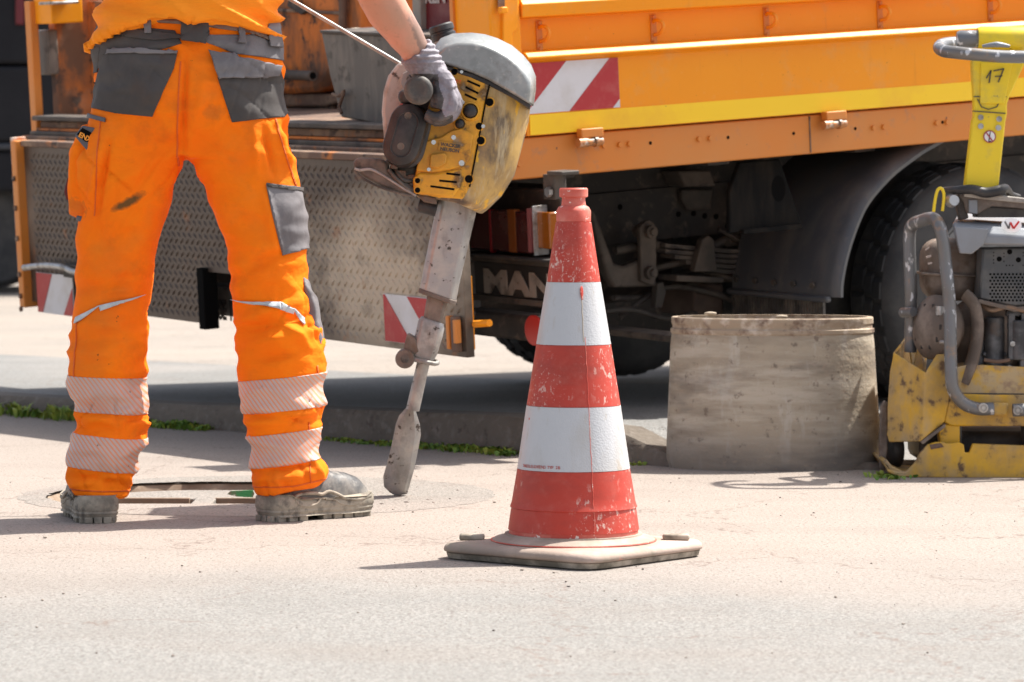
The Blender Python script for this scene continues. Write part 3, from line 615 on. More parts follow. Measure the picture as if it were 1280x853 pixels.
# ------------------------------------------------------------------ the orange tipper truck
yaw, pit, rol = R(33), R(4.4), R(1.8)
F0 = Vector((math.cos(yaw), math.sin(yaw), 0)); L0 = Vector((-math.sin(yaw), math.cos(yaw), 0)); Z0 = Vector((0, 0, 1))
TF = F0*math.cos(pit)+Z0*math.sin(pit); U1 = Z0*math.cos(pit)-F0*math.sin(pit)
TL = L0*math.cos(rol)+U1*math.sin(rol); TU = U1*math.cos(rol)-L0*math.sin(rol)
WR = .40
WC = P(1238, 367, 10.6)
TM = Matrix((TF, TL, TU)).transposed().to_4x4(); TM.translation = WC-TU*WR
TI = TM.inverted()
truck = empty('truck', None, 'orange tipper truck with lowered tread-plate tailgate and red and white corner markings', 'truck', mtx=TM)
CAMP = Vector((0, 0, CH))
def hit(px, py, axis, val):
    o = TI @ CAMP; d = TI.to_3x3() @ (P(px, py, 10)-CAMP)
    t = (val-o[axis])/d[axis]; return o+d*t
def side(px, py, v=-.06): return hit(px, py, 1, v)
def rear(px, py, u): return hit(px, py, 0, u)
def T(name, bm, m, parent=truck, **kw):
    kw.setdefault('local', True)
    if parent is not truck:
        pass
    return build(name, bm, m, parent, **kw)
V0 = -.08
ur = side(617, 100, V0).x
def wh(py, v=V0, px=900): return side(px, py, v).z
w_rail, w_led, w_yt, w_yb, w_bb = wh(8), wh(54), wh(126), wh(153), wh(203)
#print('TRUCK ur', ur, 'w', w_rail, w_led, w_yt, w_yb, w_bb, 'origin', TM.translation)
UE = ur+4.9
def extr(prof, u0, u1, bm=None):
    """prof: (v,w) outline swept along the truck"""
    return prism([(u0, v, w) for v, w in prof], (u1-u0, 0, 0), bm)
ub = side(648, 100, V0).x     # where the drop board starts
zt2 = w_rail+.10
board = [(V0, w_yb+.004), (V0, w_led-.020), (V0-.024, w_led-.010), (V0-.024, w_led-.005), (V0-.009, w_led+.007), (V0+.05, w_led+.012), (V0+.05, w_rail-.004), (V0-.004, w_rail), (V0-.008, w_rail+.035), (V0+.004, w_rail+.05), (V0+.004, zt2), (V0+.075, zt2), (V0+.075, w_yb+.004)]
board = [(a, b) for a, b in board]
sb = T('side_board', extr(board, ub+.02, UE), 'orange', bevel=.003)
T('reflective_strip', extr([(V0-.0025, w_yb+.006), (V0-.0025, w_yt), (V0-.0003, w_yt), (V0-.0003, w_yb+.006)], ub+.03, UE-.01), 'yellow_tape')
# marking plate on the side
s0 = side(668, 80); a = .0
def sp(px, py, v=V0-.003): q = side(px, py, v); return q
wt_, wb_ = w_led-.022, w_yt+.003
u_a, u_b = side(600+50, 100, V0).x+.0, side(773, 100, V0).x
mk = T('marking_plate', extr([(V0-.0025, wb_), (V0-.0025, wt_), (V0-.0003, wt_), (V0-.0003, wb_)], u_a+.02, u_b), 'tape_white', label='red and white striped side marking plate')
hh = wt_-wb_
def stripe(u0, u1, sl_, v, bm):  # parallelogram clipped to the plate
    pts = [(u0, wb_), (u1, wb_), (u1+sl_, wt_), (u0+sl_, wt_)]
    out = []
    lo_, hi_ = u_a+.021, u_b-.001
    def clip(pts, f):
        r = []
        for i in range(len(pts)):
            p, q = pts[i], pts[(i+1) % len(pts)]; fp, fq = f(p), f(q)
            if fp >= 0: r.append(p)
            if fp*fq < 0: t = fp/(fp-fq); r.append((p[0]+(q[0]-p[0])*t, p[1]+(q[1]-p[1])*t))
        return r
    pts = clip(clip(pts, lambda p: p[0]-lo_), lambda p: hi_-p[0])
    if len(pts) >= 3: prism([(x, v, z) for x, z in pts], (0, -.0012, 0), bm)
bm = NB(); wst = (side(765, 130, V0).x-side(711, 137, V0).x); sl_ = side(761, 71, V0).x-side(711, 137, V0).x
ust = side(711, 137, V0).x
stripe(ust, ust+wst, sl_, V0-.0026, bm); stripe(ust-2*wst-.02, ust-wst-.0, sl_, V0-.0026, bm)
build_each('stripe', bm, 'tape_red', mk, .001, local=True)
# lower beam
bm = extr([(V0+.012, w_bb), (V0+.012, w_yb-.001), (V0+.09, w_yb-.001), (V0+.09, w_bb)], ur+.02, UE)
T('side_beam', bm, 'orange_beam', bevel=.004)
# corner post group at the rear
T('corner_post', extr([(V0, w_yb+.004), (V0, zt2), (V0+.10, zt2), (V0+.10, w_yb+.004)], ub-.03, ub+.016), 'orange', bevel=.004)
pts = [side(x, y, V0-.006) for x, y in ((629, -60), (629, 225), (641, 222), (641, 42), (644, 39), (648, 36), (648, -60))]
T('corner_post', prism(pts, (0, .03, 0)), 'orange', bevel=.003)
bm = NB(); box(side(628.5, 13, V0-.02)+Vector((0, .0, 0)), (.022, .02, .018), bm); T('latch_pin', bm, 'orange', bevel=.003)
T('latch_slot', prism([side(x, y, V0-.0075) for x, y in ((622.5, -30), (622.5, 11), (631, 11), (631, -30))], (0, .001, 0)), 'rusty')
# rear-facing wide post
def rb(x0, y0, x1, y1, u, t, bm=None):
    """box seen from the rear: pixel corners on plane u, t metres thick forward"""
    a = rear(x0, y0, u); b = rear(x1, y1, u)
    bm = bm or NB(); c = (a+b)/2
    return box(Vector((u+t/2, c.y, c.z)), (t, abs(a.y-b.y), abs(a.z-b.z)), bm)
vpost0 = rear(566, 40, ur).y; vpost1 = rear(613, 40, ur).y
T('rear_post', prism([(ur, vpost0, w_yb), (ur, vpost1, w_yb), (ur, vpost1, zt2), (ur, vpost0, zt2)], (.07, 0, 0)), 'orange', bevel=.006)
T('rear_post', prism([(ur-.008, vpost0, w_yb), (ur-.008, vpost0-.018, w_yb), (ur-.008, vpost0-.018, zt2), (ur-.008, vpost0, zt2)], (.02, 0, 0)), 'orange_beam', bevel=.002)
vl = rear(33, 60, ur).y      # left rear edge
#print('bed width', vl-V0, 'post', vpost0, vpost1)
VL = vl
T('rear_post', prism([(ur, VL, w_bb+.01), (ur, VL-.045, w_bb+.01), (ur, VL-.045, zt2), (ur, VL, zt2)], (.03, 0, 0)), 'orange_beam', bevel=.004, label='narrow scraped left rear post')
# hooks on the recess
def hook(u, w):
    e = link(bpy.data.objects.new('tie_hook', None)); e.parent = truck; e.location = (u, V0+.05, w); e.empty_display_size = .03
    return e
hk_m = None; hooks = [(676, 43), (819, 35), (960, 26), (1102, 17), (1240, 8), (1385, 0)]
def mk_hook():
    bm = box((0, -.002, 0), (.020, .004, .085)); 
    for z in (-.036, .036): cyl((0, -.001, z), (0, -.009, z), .006, n=8, bm=bm)
    o1 = build('hook_plate', bm, 'orange_beam', hooks_e[0], local=True, bevel=.001)
    pts = [Vector((.0, -.004, -.016)), Vector((.008, -.022, -.010)), Vector((.012, -.034, .006)), Vector((.008, -.030, .022)), Vector((.0, -.014, .026)), Vector((0, -.004, .022))]
    o2 = build('hook_loop', tube(pts, .0055, n=8, sub=4), 'orange', hooks_e[0], local=True, smooth=60)
    return o1, o2
hooks_e = []
for i, (x, y) in enumerate(hooks):
    q = side(x, y+2, V0+.04); hooks_e.append(hook(q.x, q.z))
hp = mk_hook()
for e in hooks_e[1:]:
    for o in hp: c = o.copy(); link(c); c.parent = e
# hinges below the board
hinges = []
for i, (x, y) in enumerate(((733, 176), (1038, 154), (1345, 131))):
    q = side(x, y, V0); e = link(bpy.data.objects.new('board_hinge', None)); e.parent = truck; e.location = (q.x, V0, q.z); hinges.append(e)
bm = box((.005, -.012, .022), (.075, .028, .026))
h1 = build('hinge_bracket', bm, 'orange_beam', hinges[0], local=True, bevel=.003)
bm = cyl((-.042, -.020, -.004), (-.012, -.020, -.004), .014, n=12); cyl((-.010, -.020, -.004), (.040, -.020, -.004), .011, n=12, bm=bm); cyl((.012, -.020, -.004), (.022, -.020, -.004), .015, n=12, bm=bm)
h2 = build('hinge_barrel', bm, mat('hinge_metal', (.50, .20, .06), .45, layers=[dict(col=(.7, .6, .5), scale=30, lo=.5, hi=.62), dict(col=(.12, .07, .04), scale=20, lo=.52, hi=.62)]), hinges[0], local=True, smooth=40)
for e in hinges[1:]:
    for o in (h1, h2): c = o.copy(); link(c); c.parent = e
bm = NB(); bh = NB()
for x, y in ((754, 182), (774, 181), (786, 180), (873, 174), (887, 173), (1091, 160), (1104, 159), (648, 205), (648, 190), (1170, 154), (1183, 153)):
    q = side(x, y, V0+.012); cyl((q.x, V0+.013, q.z), (q.x, V0+.004, q.z), .0085, .007, n=10, bm=bm)
for x, y in ((813, 179), (910, 172), (992, 167), (1069, 161), (1178, 153), (830, 150)):
    q = side(x, y, V0+.012); cyl((q.x, V0+.0125, q.z), (q.x, V0+.0110, q.z), .005, n=10, bm=bh)
build_each('rivet', bm, 'orange_beam', truck, local=True, smooth=40); build_each('drill_hole', bh, 'black', truck, local=True)
bm = extr([(V0+.0095, w_bb+.004), (V0+.0095, w_yb-.004), (V0+.0118, w_yb-.004), (V0+.0118, w_bb+.004)], side(1010, 180).x, side(1010, 180).x+.004)
T('weld_seam', bm, 'rusty')
# bed floor, far side wall with ribs, front wall
wfl = rear(420, 158, ur).z
#print('floor w', wfl, 'beam', w_bb, w_yb)
T('bed_floor', extr([(V0+.09, wfl-.05), (V0+.09, wfl), (VL-.05, wfl), (VL-.05, wfl-.05)], ur+.05, UE), 'rusty')
T('far_wall', extr([(VL-.045, wfl-.1), (VL-.045, zt2), (VL, zt2), (VL, wfl-.1)], ur+.09, UE), 'orange_rust')
T('front_wall', extr([(V0+.08, wfl), (V0+.08, zt2), (VL-.05, zt2), (VL-.05, wfl)], UE-.05, UE), 'orange_rust')
bm = NB()
for i in range(12):
    u = ur+.22+i*.30
    w0 = wfl+.002
    prism([(u, VL-.046, w0), (u+.05, VL-.046, w0), (u+.04, VL-.085, w0), (u+.01, VL-.085, w0)], (0, 0, zt2-w0-.01), bm)
build_each('wall_rib', bm, 'orange_rust', truck, local=True, bevel=.003)
# small fittings on the far rear corner
T('stop_block', rb(40, -22, 65, 30, ur+.02, .12), 'orange', bevel=.005)
T('stop_block', rb(48, 3, 66, 6, ur-.02, .1), 'zinc', bevel=.003)
T('pad_plate', rb(43, 38, 62, 94, ur+.06, .04), 'greybox', bevel=.006, label='tan wear plate')
T('lower_panel', rb(47, 158, 118, 184, ur+.06, .02), 'orange_rust', bevel=.002)
# rear sill rails
vA, vB = VL-.05, vpost1+.0
def rail(y0, y1, u, t, m, nm='sill_rail'):
    a = rear(430, y0, u); b = rear(430, y1, u)
    T(nm, prism([(u, vA, a.z), (u, vB, a.z), (u, vB, b.z), (u, vA, b.z)], (t, 0, 0)), m, bevel=.004)
rail(155, 162, ur-.02, .10, 'chassis2'); rail(162.5, 172, ur+.012, .06, 'rusty'); rail(172.5, 177, ur-.005, .06, 'orange_rust'); rail(177.5, 184, ur-.03, .08, 'chassis2'); rail(184.5, 192, ur-.06, .09, 'rusty'); rail(192.5, 198, ur-.09, .10, 'chassis2')
# tailgate hanging open, raised tread pattern
ut = ur-.15
a0 = rear(28, 187, ut); a1 = rear(583, 215, ut); b0 = rear(42, 395, ut); b1 = rear(578, 438, ut)
wTop = rear(430, 200, ut).z; vR = rear(578, 320, ut).y; vLt = rear(36, 300, ut).y
n0 = rear(258, 340, ut); n1 = rear(384, 340, ut); wB = rear(480, 434, ut).z
nb_ = rear(251, 411, ut)
#print('tailgate v', vR, vLt, 'w', wTop, wB)
pl = [(vLt, wTop), (vR, wTop), (vR, wB), (n1.y, wB), (n1.y, n0.z), (n0.y, n0.z), (n0.y, wB), (vLt, wB)]
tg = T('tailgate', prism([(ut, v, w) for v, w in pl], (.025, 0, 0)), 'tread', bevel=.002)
bm = NB(); pv, pw = .036, .036; j = 0; w = wTop-.03
while w > wB+.02:
    v = vR+.03+(pv/2 if j % 2 else 0)
    while v < vLt-.05:
        if not (n1.y-.02 < v < n0.y+.05 and w < n0.z+.02):
            s = 1 if j % 2 else -1; l, t = .0155, .0050
            d = Vector((0, s*.70, .714)); e = Vector((0, .714, -s*.70)); c = Vector((ut, v, w))
            q = [bm.verts.new(c+d*l), bm.verts.new(c+e*t), bm.verts.new(c-d*l), bm.verts.new(c-e*t)]; tt = bm.verts.new(c+Vector((-.0050, 0, 0)))
            for k_ in range(4): bm.faces.new((q[k_], q[(k_+1) % 4], tt))
        v += pv
    w -= pw/2*1.15; j += 1
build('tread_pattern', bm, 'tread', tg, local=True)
def tgbox(v0, v1, w0, w1, u0, t, m, nm, **kw):
    T(nm, prism([(u0, v0, w0), (u0, v1, w0), (u0, v1, w1), (u0, v0, w1)], (t, 0, 0)), m, **kw)
tgbox(vLt+.001, vLt+.04, wB-.02, wTop+.02, ut-.03, .06, 'orange_beam', 'gate_edge', bevel=.004)
tgbox(vLt+.042, vLt+.062, wB+.1, wTop+.03, ut-.02, .05, mat('scraped_edge', (.62, .5, .42), .6, layers=[dict(col=(.6, .17, .03), scale=14, lo=.48, hi=.58)]), 'gate_edge', bevel=.003)
tgbox(vR, vLt, wTop, wTop+.02, ut-.012, .05, 'rusty', 'gate_rail', bevel=.003)
tgbox(n0.y-.012, n0.y+.03, wB-.015, n0.z+.012, ut-.02, .05, 'black', 'gate_stop', bevel=.003)
bm = NB()
for y in (225, 262, 300, 345, 372, 388):
    q = rear(40, y, ut-.03); cyl((ut-.031, vLt+.02, q.z), (ut-.038, vLt+.02, q.z), .009, n=8, bm=bm)
build_each('rivet', bm, 'rusty', truck, local=True)
# striped plates on the two lower gate corners
def gplate(x0, y0, x1, y1, stripes, dx):
    a = rear(x0, y0, ut); b = rear(x1, y1, ut); u = ut-.006
    p = T('marking_plate', prism([(u, a.y, a.z), (u, b.y, a.z), (u, b.y, b.z), (u, a.y, b.z)], (.003, 0, 0)), 'tape_white', label='red and white striped gate corner plate')
    bm = NB()
    for poly in stripes:
        prism([(u-.0006, a.y+(b.y-a.y)*x, a.z+(b.z-a.z)*y) for x, y in poly], (-.0012, 0, 0), bm)
    build_each('stripe', bm, 'tape_red', p, .001, local=True)
gplate(47, 340, 95, 396, [[(.01, .01), (.45, .01), (.14, .99), (.01, .99)], [(.99, .3), (.99, .99), (.72, .99)]], 0)
gplate(481, 367, 545, 434, [[(.01, .01), (.04, .01), (.56, .99), (.01, .99)], [(.50, .01), (.99, .01), (.99, .95)]], 0)
bar = [rear(x, y, ut-.05) for x, y in ((30, 335), (55, 332), (78, 334), (92, 340), (110, 341))]
T('gate_lever', tube(bar, .011, n=10, sub=3), 'zinc', smooth=60); T('lever_bracket', rb(78, 330, 100, 349, ut-.04, .04), 'chassis', bevel=.003)
# gate lock at the right lower corner, orange with a lever
T('gate_lock', rb(557, 345, 576, 440, ut+.02, .05), 'orange', bevel=.004)
T('gate_lock', rb(556, 395, 562, 437, ut-.015, .05), 'orange_beam', bevel=.003)
T('gate_lock', rb(562, 396, 571, 441, ut-.02, .02), 'rusty', bevel=.003)
T('gate_lock', rb(565, 400, 570, 430, ut-.026, .02), 'orange_beam', bevel=.003)
T('lock_lever', tube([rear(574, 414, ut+.03), rear(579, 408, ut+.03), rear(586, 406, ut+.03), rear(612, 404, ut+.03)], [.016, .013, .010, .010], n=12, sub=3), 'orange', smooth=60)
# number plate behind the notch
un = ut+.10
lp = T('number_plate', rb(250, 356, 345, 403, un, .01), 'plate_white', bevel=.002)
q = rear(262, 397, un); 
bm = textmesh('LS SE 17', .088, basis(q+Vector((-.003, 0, 0)), (0, -1, 0), (0, 0, 1)), depth=.002, bold=.002, sx=.62)
build('plate_text', bm, 'chassis', lp, local=True)
T('plate_holder', rb(240, 338, 400, 352, un-.01, .05), 'chassis', bevel=.004)
T('rear_crossmember', rb(240, 356, 560, 404, un+.03, .1), 'chassis', bevel=.01)
T('mud_apron', rb(60, 200, 690, 330, un+.35, .02), 'chassis')
# rear lamp, name board, bumper to the right of the gate
u2 = ur+.13
T('lamp_backplate', rb(570, 232, 704, 330, u2+.03, .04), 'chassis', bevel=.004)
lamp = T('tail_lamp', rb(575, 260, 664, 318, u2-.03, .055), 'lamp_red', bevel=.006)
build('lamp_divider', rb(634, 262, 645, 316, u2-.033, .02), mat('lamp_amber_dull', (.2, .06, .01), .3), lamp, local=True)
build('lamp_divider', rb(610, 262, 614, 316, u2-.034, .02), mat('lamp_red_bright', (.18, .008, .01), .2), lamp, local=True)
build('lamp_end', rb(658, 261, 664.5, 316, u2-.034, .04), mat('lamp_pink', (.30, .10, .10), .3), lamp, local=True)
T('lamp_frame', rb(664.8, 258, 668, 320, u2-.035, .05), 'zinc', bevel=.001)
T('side_lamp', rb(669, 265, 688, 312, u2-.02, .045), 'lamp_amber', bevel=.004)
T('lamp_guard', rb(572, 320, 692, 326, u2-.05, .07), 'chassis', bevel=.004)
nbd = T('name_board', rb(592, 326, 700, 378, u2-.01, .02), mat('board_black', (.022, .019, .018), .6, layers=[dict(col=(.05, .04, .035), scale=6, lo=.5, hi=.7)]), bevel=.003)
build('board_frame', rb(590, 326, 700, 330, u2-.016, .012, rb(590, 375, 700, 379, u2-.016, .012)), 'chassis2', nbd, local=True)
T('board_bracket', rb(584, 328, 590.5, 386, u2-.012, .03), 'chassis2', bevel=.002)
q = rear(605, 364, u2-.012)
qt = rear(605, 337, u2-.012)
hl = (qt.z-q.z)
bm = textmesh('MAN', hl/.69, basis(q, (0, -1, 0), (0, 0, 1)), depth=.004, bold=.0045, sx=1.0)
xs = [v.co.y for v in bm.verts]; wid = max(xs)-min(xs); want = abs(rear(605, 350, u2).y-rear(691, 350, u2).y)
f = want/wid
for v in bm.verts: v.co.y = q.y+(v.co.y-q.y)*f
build('board_letters', bm, 'grey_letter', nbd, local=True)
bmp = T('bumper', rb(576, 386, 706, 433, u2-.03, .07), 'chassis', bevel=.01)
q = rear(669, 413, u2-.032); build('red_reflector', cyl((q.x+.002, q.y, q.z), (q.x-.008, q.y, q.z), .043, n=28), mat('refl_red', (.55, .03, .02), .3), bmp, local=True, bevel=.002)
T('bumper_rail', rb(700, 405, 850, 430, u2+.45, .08), 'chassis2', bevel=.006)
T('bed_support', rb(678, 218, 694, 250, u2-.04, .04), 'chassis2', bevel=.003)
T('bed_support', rb(683, 214, 702, 220, u2-.05, .06), 'chassis2', bevel=.003)
q = rear(688, 240, u2-.045); T('support_bolt', cyl(q, q+Vector((-.012, 0, 0)), .014, n=6), 'zinc')
# ---- chassis, spring, shackle (plane of the chassis rail)
vc = .56
def sslab(poly, v, t, m, nm, parent=truck, **kw):
    return T(nm, prism([side(x, y, v) for x, y in poly], (0, t, 0)), m, parent, **kw)
wr0, wr1 = side(820, 300, vc).z, side(820, 236, vc).z
for vv in (vc, vc+.85):
    T('chassis_rail', extr([(vv, wr0), (vv, wr1), (vv+.07, wr1), (vv+.07, wr1-.01), (vv+.01, wr1-.01), (vv+.01, wr0+.01), (vv+.07, wr0+.01), (vv+.07, wr0)], ur+.15, UE), 'chassis')
T('subframe_rail', extr([(vc+.01, wr1+.002), (vc+.01, wr1+.10), (vc+.08, wr1+.10), (vc+.08, wr1+.002)], ur+.1, UE), 'chassis')
bm = NB()
for i in range(8): box((ur+.3+i*.55, (V0+VL)/2, wr1+.14), (.08, VL-V0-.25, .09), bm)
build_each('bed_crossmember', bm, 'chassis', truck, local=True, bevel=.004)
for i in range(4): T('chassis_crossmember', box((ur+.35+i*.9, vc+.46, (wr0+wr1)/2), (.10, .78, .16)), 'chassis', bevel=.01)
bm = NB()
for x, y in ((775, 259), (848, 268), (881, 270), (895, 271), (867, 267), (909, 283), (922, 269), (930, 247)):
    q = side(x, y, vc-.001); cyl((q.x, vc-.0005, q.z), (q.x, vc-.002, q.z), .009, n=12, bm=bm)
build_each('rail_hole', bm, 'black', truck, local=True)
sslab([(848, 214), (888, 213), (896, 233), (858, 234)], vc-.10, .10, 'chassis2', 'bed_mount', bevel=.006)
sslab([(853, 237), (893, 236), (890, 262), (862, 264), (853, 250)], vc-.03, .03, 'chassis2', 'mount_foot', bevel=.008)
sslab([(800, 284), (806, 277), (812, 275), (819, 280), (821, 290), (821, 345), (817, 357), (802, 352)], vc-.12, .02, 'chassis2', 'spring_shackle', bevel=.004)
bm = NB()
for x, y in ((811, 290), (811, 341)):
    q = side(x, y, vc-.12); cyl((q.x, vc-.06, q.z), (q.x, vc-.14, q.z), .02, n=12, bm=bm); cyl((q.x, vc-.14, q.z), (q.x, vc-.15, q.z), .012, n=6, bm=bm)
build_each('shackle_bolt', bm, 'chassis2', truck, .09, local=True, smooth=40)
sslab([(737, 262), (744, 262), (768, 330), (780, 333), (800, 325), (818, 336), (822, 358), (768, 360), (760, 345)], vc-.10, .04, 'chassis2', 'spring_hanger', bevel=.008)
for i, (y0, sh) in enumerate(((304, 0), (311, 0), (318, 12), (325, 26), (332, 40))):
    pts = [side(x, y, vc-.06) for x, y in ((822+sh, y0), (900, y0+7-i*.5), (1000, y0+8-i), (1240, y0+14))]
    bm = NB(); rows = []
    for p in pts: rows.append([bm.verts.new(p+Vector((0, dv, dw))) for dv, dw in ((-.04, 0), (.04, 0), (.04, -.012), (-.04, -.012))])
    for a, b in zip(rows, rows[1:]):
        for k_ in range(4): bm.faces.new((a[k_], a[(k_+1) % 4], b[(k_+1) % 4], b[k_]))
    bm.faces.new(rows[0]); bm.faces.new(rows[-1][::-1])
    T('leaf_spring', bm, 'chassis2')
sslab([(868, 340), (878, 300), (886, 294), (893, 300), (897, 340)], vc-.13, .03, 'chassis2', 'spring_bracket', bevel=.004)
sslab([(846, 344), (905, 347), (905, 354), (846, 352)], vc-.13, .10, 'chassis2', 'spring_plate', bevel=.003)
sslab([(868, 354), (905, 355), (905, 396), (868, 395)], vc-.05, .2, mat('brown_box', (.06, .038, .028), .8, layers=[dict(col=(.1, .07, .05), scale=6, lo=.5, hi=.65)]), 'brown_tank', bevel=.01)
sslab([(822, 355), (829, 352), (833, 365), (828, 385), (819, 386)], vc-.08, .03, 'chassis2', 'spring_clip', bevel=.003)
# axle with differential, tank; far-side boxes added to block sunlit ground under the bed
T('axle', cyl((0, .2, WR), (0, VL-.25, WR), .075, n=20), 'chassis', smooth=50)
q = bmesh.new(); bmesh.ops.create_uvsphere(q, u_segments=24, v_segments=14, radius=.19); bmesh.ops.transform(q, matrix=Matrix.Translation((-.02, (V0+VL)/2, WR)) @ Matrix.Diagonal((1, 1.1, 1, 1)), verts=q.verts)
T('differential', q, 'chassis', smooth=60)
T('blocker_box', box((ur+.55, VL-.25, w_bb-.28), (.75, .32, .42)), 'chassis', bevel=.02)
T('blocker_box', box((1.25, VL-.3, .42), (1.5, .4, .62)), 'chassis', bevel=.02)
T('blocker_box', box((-.05, VL-.9, .50), (.5, .3, .4)), 'chassis', bevel=.02)
T('air_tank', cyl((ur+.45, vc+.35, wr0-.10), (ur+1.2, vc+.35, wr0-.10), .12, n=28), 'chassis', smooth=40)
T('spare_rack', box((ur+.75, vc+.45, wr0-.02), (.7, .75, .16)), 'chassis', bevel=.01)
T('inner_splash_guard', box((-.56, vc+.36, WR+.12), (.02, 1.1, .5)), 'chassis')
bm = NB(); rr = random.Random(9)
for i in range(9):
    a = Vector((ur+.4+rr.random()*.9, vc-.02-rr.random()*.05, wr0+rr.uniform(-.22, .1))); pts = [a+Vector((k_*.16, rr.uniform(-.03, .03), rr.uniform(-.05, .04))) for k_ in range(5)]
    tube(pts, rr.uniform(.006, .014), n=8, sub=4, bm=bm)
build_each('brake_hose', bm, 'chassis2', truck, .001, local=True, smooth=60)

# ---- wheels
def wheel(vout, sgn, name='rear_wheel'):
    """vout outer face, sgn +1: the pair of tyres goes inward in +v"""
    e = link(bpy.data.objects.new(name, None)); e.parent = truck; e.location = (0, vout, 0)
    w = .235
    for k_ in range(2):
        o = k_*(w+.055)*sgn
        half = [(.255, .012), (.262, .004), (.30, .0), (.355, .004), (.395, .014), (.415, .03), (.424, .045)]
        ts = []
        prof = [(r, h) for r, h in half]
        G1 = [(.424, .047), (.430, .05), (.430, .082), (.418, .084), (.418, .090), (.430, .092), (.430, .123), (.418, .125), (.418, .131), (.430, .133), (.430, .185), (.424, .188)]
        prof += G1+[(r, w-h) for r, h in half[::-1]]
        n = 150
        def fn(kk_, i, r):
            if r > .4295*WR/.43:
                row = (kk_-8)//2
                return r-.011 if (i+row*2) % 5 == 0 else r
            return r
        prof = [(r*WR/.43, h) for r, h in prof]
        bm = lathe(prof, (0, o, WR), (0, sgn, 0), n=n, fn=fn, caps=False)
        bm.faces.ensure_lookup_table()
        build('tyre', bm, 'tyre', e, local=True, smooth=28)
    d = (0, sgn, 0)
    build('rim', lathe([(.262, .006), (.255, .0), (.248, .004), (.240, .03), (.225, .06), (.215, .13), (.20, .145), (.12, .15), (.115, .16), (.0, .16)], (0, 0, WR), d, n=64), 'rim', e, local=True, smooth=35)
    build('hub', lathe([(.10, .15), (.10, .075), (.09, .06), (.05, .05), (.0, .048)], (0, 0, WR), d, n=40), 'chassis2', e, local=True, smooth=35)
    bm = NB()
    for i in range(8):
        a = i*math.pi/4; c = Vector((.155*math.cos(a), .148*sgn, WR+.155*math.sin(a))); cyl(c, c-Vector((0, .03*sgn, 0)), .014, n=6, bm=bm)
    build_each('wheel_nut', bm, 'chassis2', e, local=True)
wheel(0, 1); wheel(2.42, -1)
# ---- mudguard over the near pair of tyres
gp = [(1046, 392), (1054, 372), (1055, 352), (1062, 318), (1074, 282), (1088, 254), (1114, 224), (1140, 203), (1166, 186), (1205, 170), (1290, 165)]
edge = [side(x, y, -.03) for x, y in gp]; edge = edge[1:]
uE = edge[0].x
bm = NB(); rows = []
def gsec(p, nrm):
    out = []
    for dv, dn in ((.0, -.0), (-.004, .012), (.004, .022), (.03, .034), (.07, .038), (.30, .038), (.50, .038), (.50, .030), (.07, .030), (.035, .026), (.012, .014), (.008, .0)):
        out.append(Vector((p.x, -.03+dv, p.z))+nrm*dn)
    return out
# smooth the traced edge
sm = []
for i in range(len(edge)-1):
    p0, p1, p2, p3 = edge[max(i-1, 0)], edge[i], edge[i+1], edge[min(i+2, len(edge)-1)]
    for k_ in range(5):
        t = k_/5; sm.append(.5*((2*p1)+(p2-p0)*t+(2*p0-5*p1+4*p2-p3)*t*t+(3*p1-3*p2+p3-p0)*t**3))
sm.append(edge[-1])
for i, p in enumerate(sm):
    d = (sm[min(i+1, len(sm)-1)]-sm[max(i-1, 0)]); d.y = 0; d.normalize(); nrm = Vector((-d.z, 0, d.x))
    if nrm.x > 0: nrm = -nrm if i < len(sm)-6 else nrm
    if nrm.z < 0 and i > 5: nrm = -nrm
    rows.append(gsec(p, nrm))
md = T('mudguard', loft(rows), 'guard', smooth=50)
wlow = edge[0].z
bm = NB(); box((uE-.042, .235, wlow-.004), (.02, .50, .018), bm); build('guard_lip', bm, 'guard', md, local=True, bevel=.006)
bm = NB()
for i in range(5): q = Vector((uE-.040, .06+i*.095, wlow+.035)); cyl(q, q+Vector((-.008, 0, 0)), .009, n=8, bm=bm)
build_each('guard_rivet', bm, 'chassis2', md, local=True)
bm = NB()
for i in range(34): box((uE-.030, .03+i*.0135, wlow-.075), (.008, .009, .14), bm)
box((uE-.024, .26, wlow-.075), (.005, .46, .14), bm)
T('mud_flap', bm, 'bgreyrub')
# sheet bracket with the oval hole in front of the guard
pl = [(925, 203), (975, 199), (1001, 275), (1001, 282), (930, 290), (912, 292), (912, 240)]
bk = sslab(pl, .05, .02, 'guard_dark', 'guard_bracket', bevel=.004)
q = side(973, 236, .05); bm = NB(); lathe([(.0, -.0012), (.030, -.001), (.031, 0)], (q.x, .0495, q.z), (0, -1, 0), n=24, bm=bm)
bmesh.ops.transform(bm, matrix=Matrix.Translation(q) @ Matrix.Diagonal((.85, 1, 1.25, 1)) @ Matrix.Translation(-q), verts=bm.verts)
build('bracket_hole', bm, 'black', bk, local=True)
sslab([(930, 287), (1003, 280), (1003, 286), (930, 293)], .03, .02, 'guard_dark', 'bracket_strap', bevel=.002)

# ------------------------------------------------------------------ load on the truck bed
def tw(p): return TM @ p
def Wp(px, py, u): return tw(rear(px, py, u))
ULo = ur+.35
fz = tw(Vector((ULo, 1.2, wfl)))
